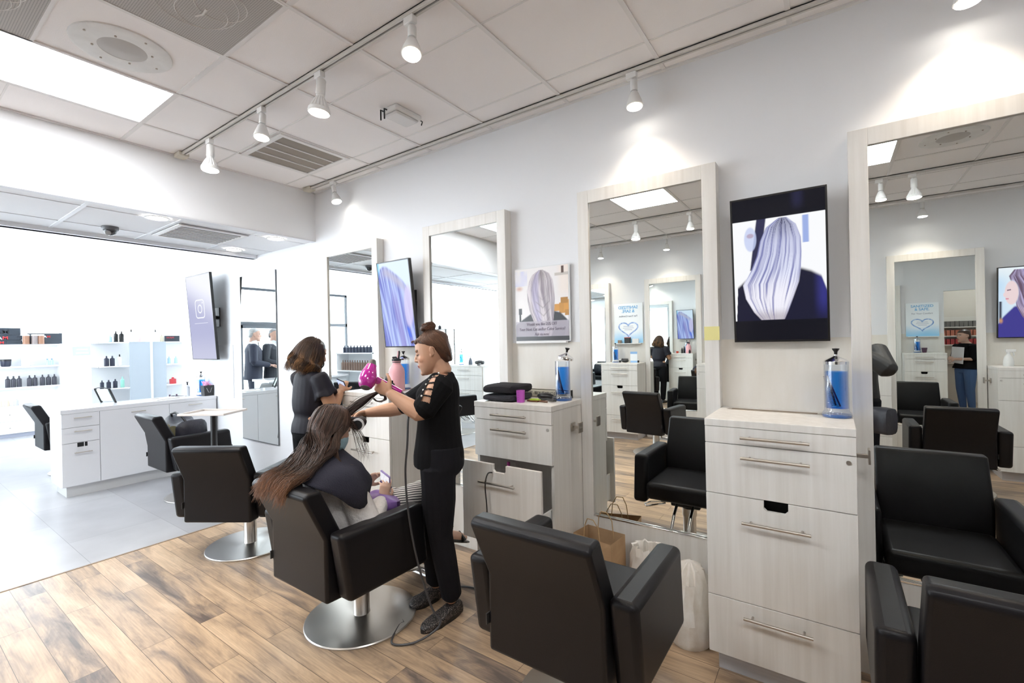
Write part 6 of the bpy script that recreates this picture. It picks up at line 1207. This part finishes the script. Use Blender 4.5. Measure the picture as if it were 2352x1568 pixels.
for s0, e0, w0 in (JR, JL): limb(g, [s0, tuple(lerp(np.array(s0), np.array(e0), .5)), e0], [.084, .080, .078]); limb(g, [e0, tuple(lerp(np.array(e0), np.array(w0), .5)), tuple(lerp(np.array(e0), np.array(w0), .92))], [.078, .066, .048])
put('shirt', blob(g, .007, 3), mat('black_stretch', (.016, .016, .017), .6, bump=.8, bscale=26), pg)
g = G(); torso(g, (0, 0, .92), (0, 0, 1.42), (1, 0, 0), MAL, .012, -9, .1)
for sx in (-1, 1): limb(g, [(sx * .09, 0, .90), (sx * .1, .01, .48), (sx * .11, -.02, .09)], [.105, .08, .065])
put('trousers', blob(g, .008, 3), DENIM, pg)
for sx in (-1, 1): g = G(); shoe(g, (sx * .11, -.08, 0), (sx * .12, .2, 0), .048, .08); put('shoe', blob(g, .006, 2), BLACK, pg)
g = G(); oval(g, [(W(0, yc, z), Mh @ Vector((a_, 0, 0)), Mh @ Vector((0, b2, 0))) for z, yc, a_, b2 in ((-.06, -.066, .05, .036), (-.02, -.054, .076, .056), (.03, -.04, .084, .075), (.07, -.02, .082, .09), (.1, -.016, .06, .07), (.122, -.016, .02, .02))]); me = blob(g, .007, 2); setcol(me, np.tile(np.array((.03, .022, .018)), (len(me.vertices), 1))); put('hair', me, HAIRM, pg)
t = thing('camera_bag', 'black camera bag hanging at the photographer\'s hip, seen in the right mirror', 'bag', (.345, -2.66, .64), .5)
soft_slab(-.095, .095, -.10, .10, .0, .23, 41, .012, 14).build('bag', mat('bag_nylon', (0, 0, 0)), t); G().tube([(-.09, 0, .2), (-.16, -.10, .42), (-.20, -.22, .62)], .012, 8).build('strap', BLACK, t); G().box(-.03, .03, -.105, -.098, .10, .14).build('patch', WHITEP, t)

# ---------------------------------------------------------------- woman in jeans in the doorway (seen twice reflected)
jw = thing('person', 'woman in a black cardigan and jeans holding papers, seen twice reflected', 'person', (2.05, .42, 0), math.radians(122))
g = G(); W, Mh, lc = head(g, (0, .03, 1.45), (.1, 1, -.05), (0, 0, 1), 1.0); torso(g, (0, 0, .84), (0, -.01, 1.32), (1, 0, 0), FEM); limb(g, [(0, -.01, 1.30), (0, .02, 1.40)], [.058, .052])
J = (((.165, 0, 1.26), (.21, .02, 1.02), (.06, .22, 1.04)), ((-.165, 0, 1.26), (-.21, .02, 1.02), (-.05, .23, 1.02)))
for s0, e0, w0 in J: limb(g, [s0, e0, w0], [.052, .042, .026])
hand(g, J[0][2], (-.5, .8, .1), (-.6, -.3, -.3), -1, (.5, .6, .7, .7), .4, .95); hand(g, J[1][2], (.5, .8, .1), (.6, -.3, -.3), 1, (.5, .6, .7, .7), .4, .95)
for sx in (-1, 1): limb(g, [(sx * .088, 0, .82), (sx * .092, .015, .46), (sx * .09, -.02, .09)], [.088, .056, .036])
me = blob(g, .0065, 3); setcol(me, face_cols(verts(me), lc, (.58, .37, .28))); put('body', me, SKINM, jw)
g = G(); torso(g, (0, 0, .84), (0, -.01, 1.32), (1, 0, 0), FEM, .016, -.05, .98, .15)
for s0, e0, w0 in J: limb(g, [s0, e0], [.07, .062])
put('cardigan', blob(g, .0075, 3), KNIT, jw)
g = G(); torso(g, (0, 0, .84), (0, -.01, 1.32), (1, 0, 0), FEM, .010, -9, .1)
for sx in (-1, 1): limb(g, [(sx * .09, 0, .82), (sx * .093, .015, .46), (sx * .09, -.02, .09)], [.10, .07, .05])
put('jeans', blob(g, .0075, 3), mat('blue_denim', (.07, .13, .28), .8), jw)
for sx in (-1, 1): g = G(); shoe(g, (sx * .09, -.07, 0), (sx * .10, .17, 0), .045, .08); put('shoe', blob(g, .006, 2), WHITEP, jw)
g = G(); oval(g, [(W(0, yc, z), Mh @ Vector((a_, 0, 0)), Mh @ Vector((0, b2, 0))) for z, yc, a_, b2 in ((-.07, -.072, .045, .03), (-.02, -.060, .076, .046), (.02, -.046, .082, .060), (.045, -.020, .082, .088), (.075, -.010, .077, .096), (.1, -.014, .060, .074), (.122, -.016, .02, .02))]); g.ell(W(0, -.09, .08), (.03, .03, .03)); me = blob(g, .006, 2); setcol(me, np.tile(np.array((.06, .035, .025)), (len(me.vertices), 1))); put('hair', me, HAIRM, jw)
t = thing('papers', 'white sheets of paper held by the woman in jeans', 'papers', (2.05, .42, 0), math.radians(122)); G().hexa([(-.14, .17, .93), (.14, .15, .95), (.14, .155, .95), (-.14, .175, .93), (-.15, .15, 1.24), (.12, .13, 1.25), (.12, .135, 1.25), (-.15, .155, 1.24)]).build('sheets', mat('paper_white', (.80, .81, .84), .6), t, smooth=False)
# ================================================================ DAYLIGHT AND CAMERA
w = bpy.data.worlds.new('daylight'); SC.world = w; w.use_nodes = True
bg = w.node_tree.nodes['Background']; bg.inputs[0].default_value = (.86, .93, 1, 1); bg.inputs[1].default_value = 5.5
def portal(c, sx, sy, d):
    l = bpy.data.lights.new('window_daylight', 'AREA'); l.shape = 'RECTANGLE'; l.size = sx; l.size_y = sy; l.cycles.is_portal = True
    o = bpy.data.objects.new('window_daylight', l); COL.objects.link(o); o.location = c; o.rotation_euler = Vector(d).to_track_quat('-Z', 'Z').to_euler()
portal((-12.42, -1.95, 1.52), 8.6, 3.05, (1, 0, 0))
portal((-8.45, -6.32, 1.52), 7.7, 3.05, (0, 1, 0))
cam = bpy.data.cameras.new('camera'); co = bpy.data.objects.new('camera', cam); COL.objects.link(co)
yaw, pit, rol = .6094, -.0002, -.0208
fw = Vector((-math.sin(yaw) * math.cos(pit), math.cos(yaw) * math.cos(pit), math.sin(pit))); r = Vector((math.cos(yaw), math.sin(yaw), 0)); u = r.cross(fw)
R_ = r * math.cos(rol) + u * math.sin(rol); U_ = -r * math.sin(rol) + u * math.cos(rol)
M_ = Matrix((R_, U_, -fw)).transposed().to_4x4(); M_.translation = (0, -2.6572, 1.5235); co.matrix_world = M_
cam.sensor_width = 36; cam.lens = 36 * 1053.5 / 2352; cam.clip_start = .02; SC.camera = co
SC.view_settings.view_transform = 'Standard'; SC.view_settings.look = 'None'; SC.view_settings.exposure = 1.03; SC.view_settings.gamma = 1; SC.view_settings.use_curve_mapping = False
cy = SC.cycles; cy.max_bounces = 10; cy.glossy_bounces = 8; cy.diffuse_bounces = 5; cy.transmission_bounces = 8; cy.transparent_max_bounces = 16; cy.use_denoising = True; cy.caustics_reflective = False; cy.caustics_refractive = False; cy.sample_clamp_indirect = 8
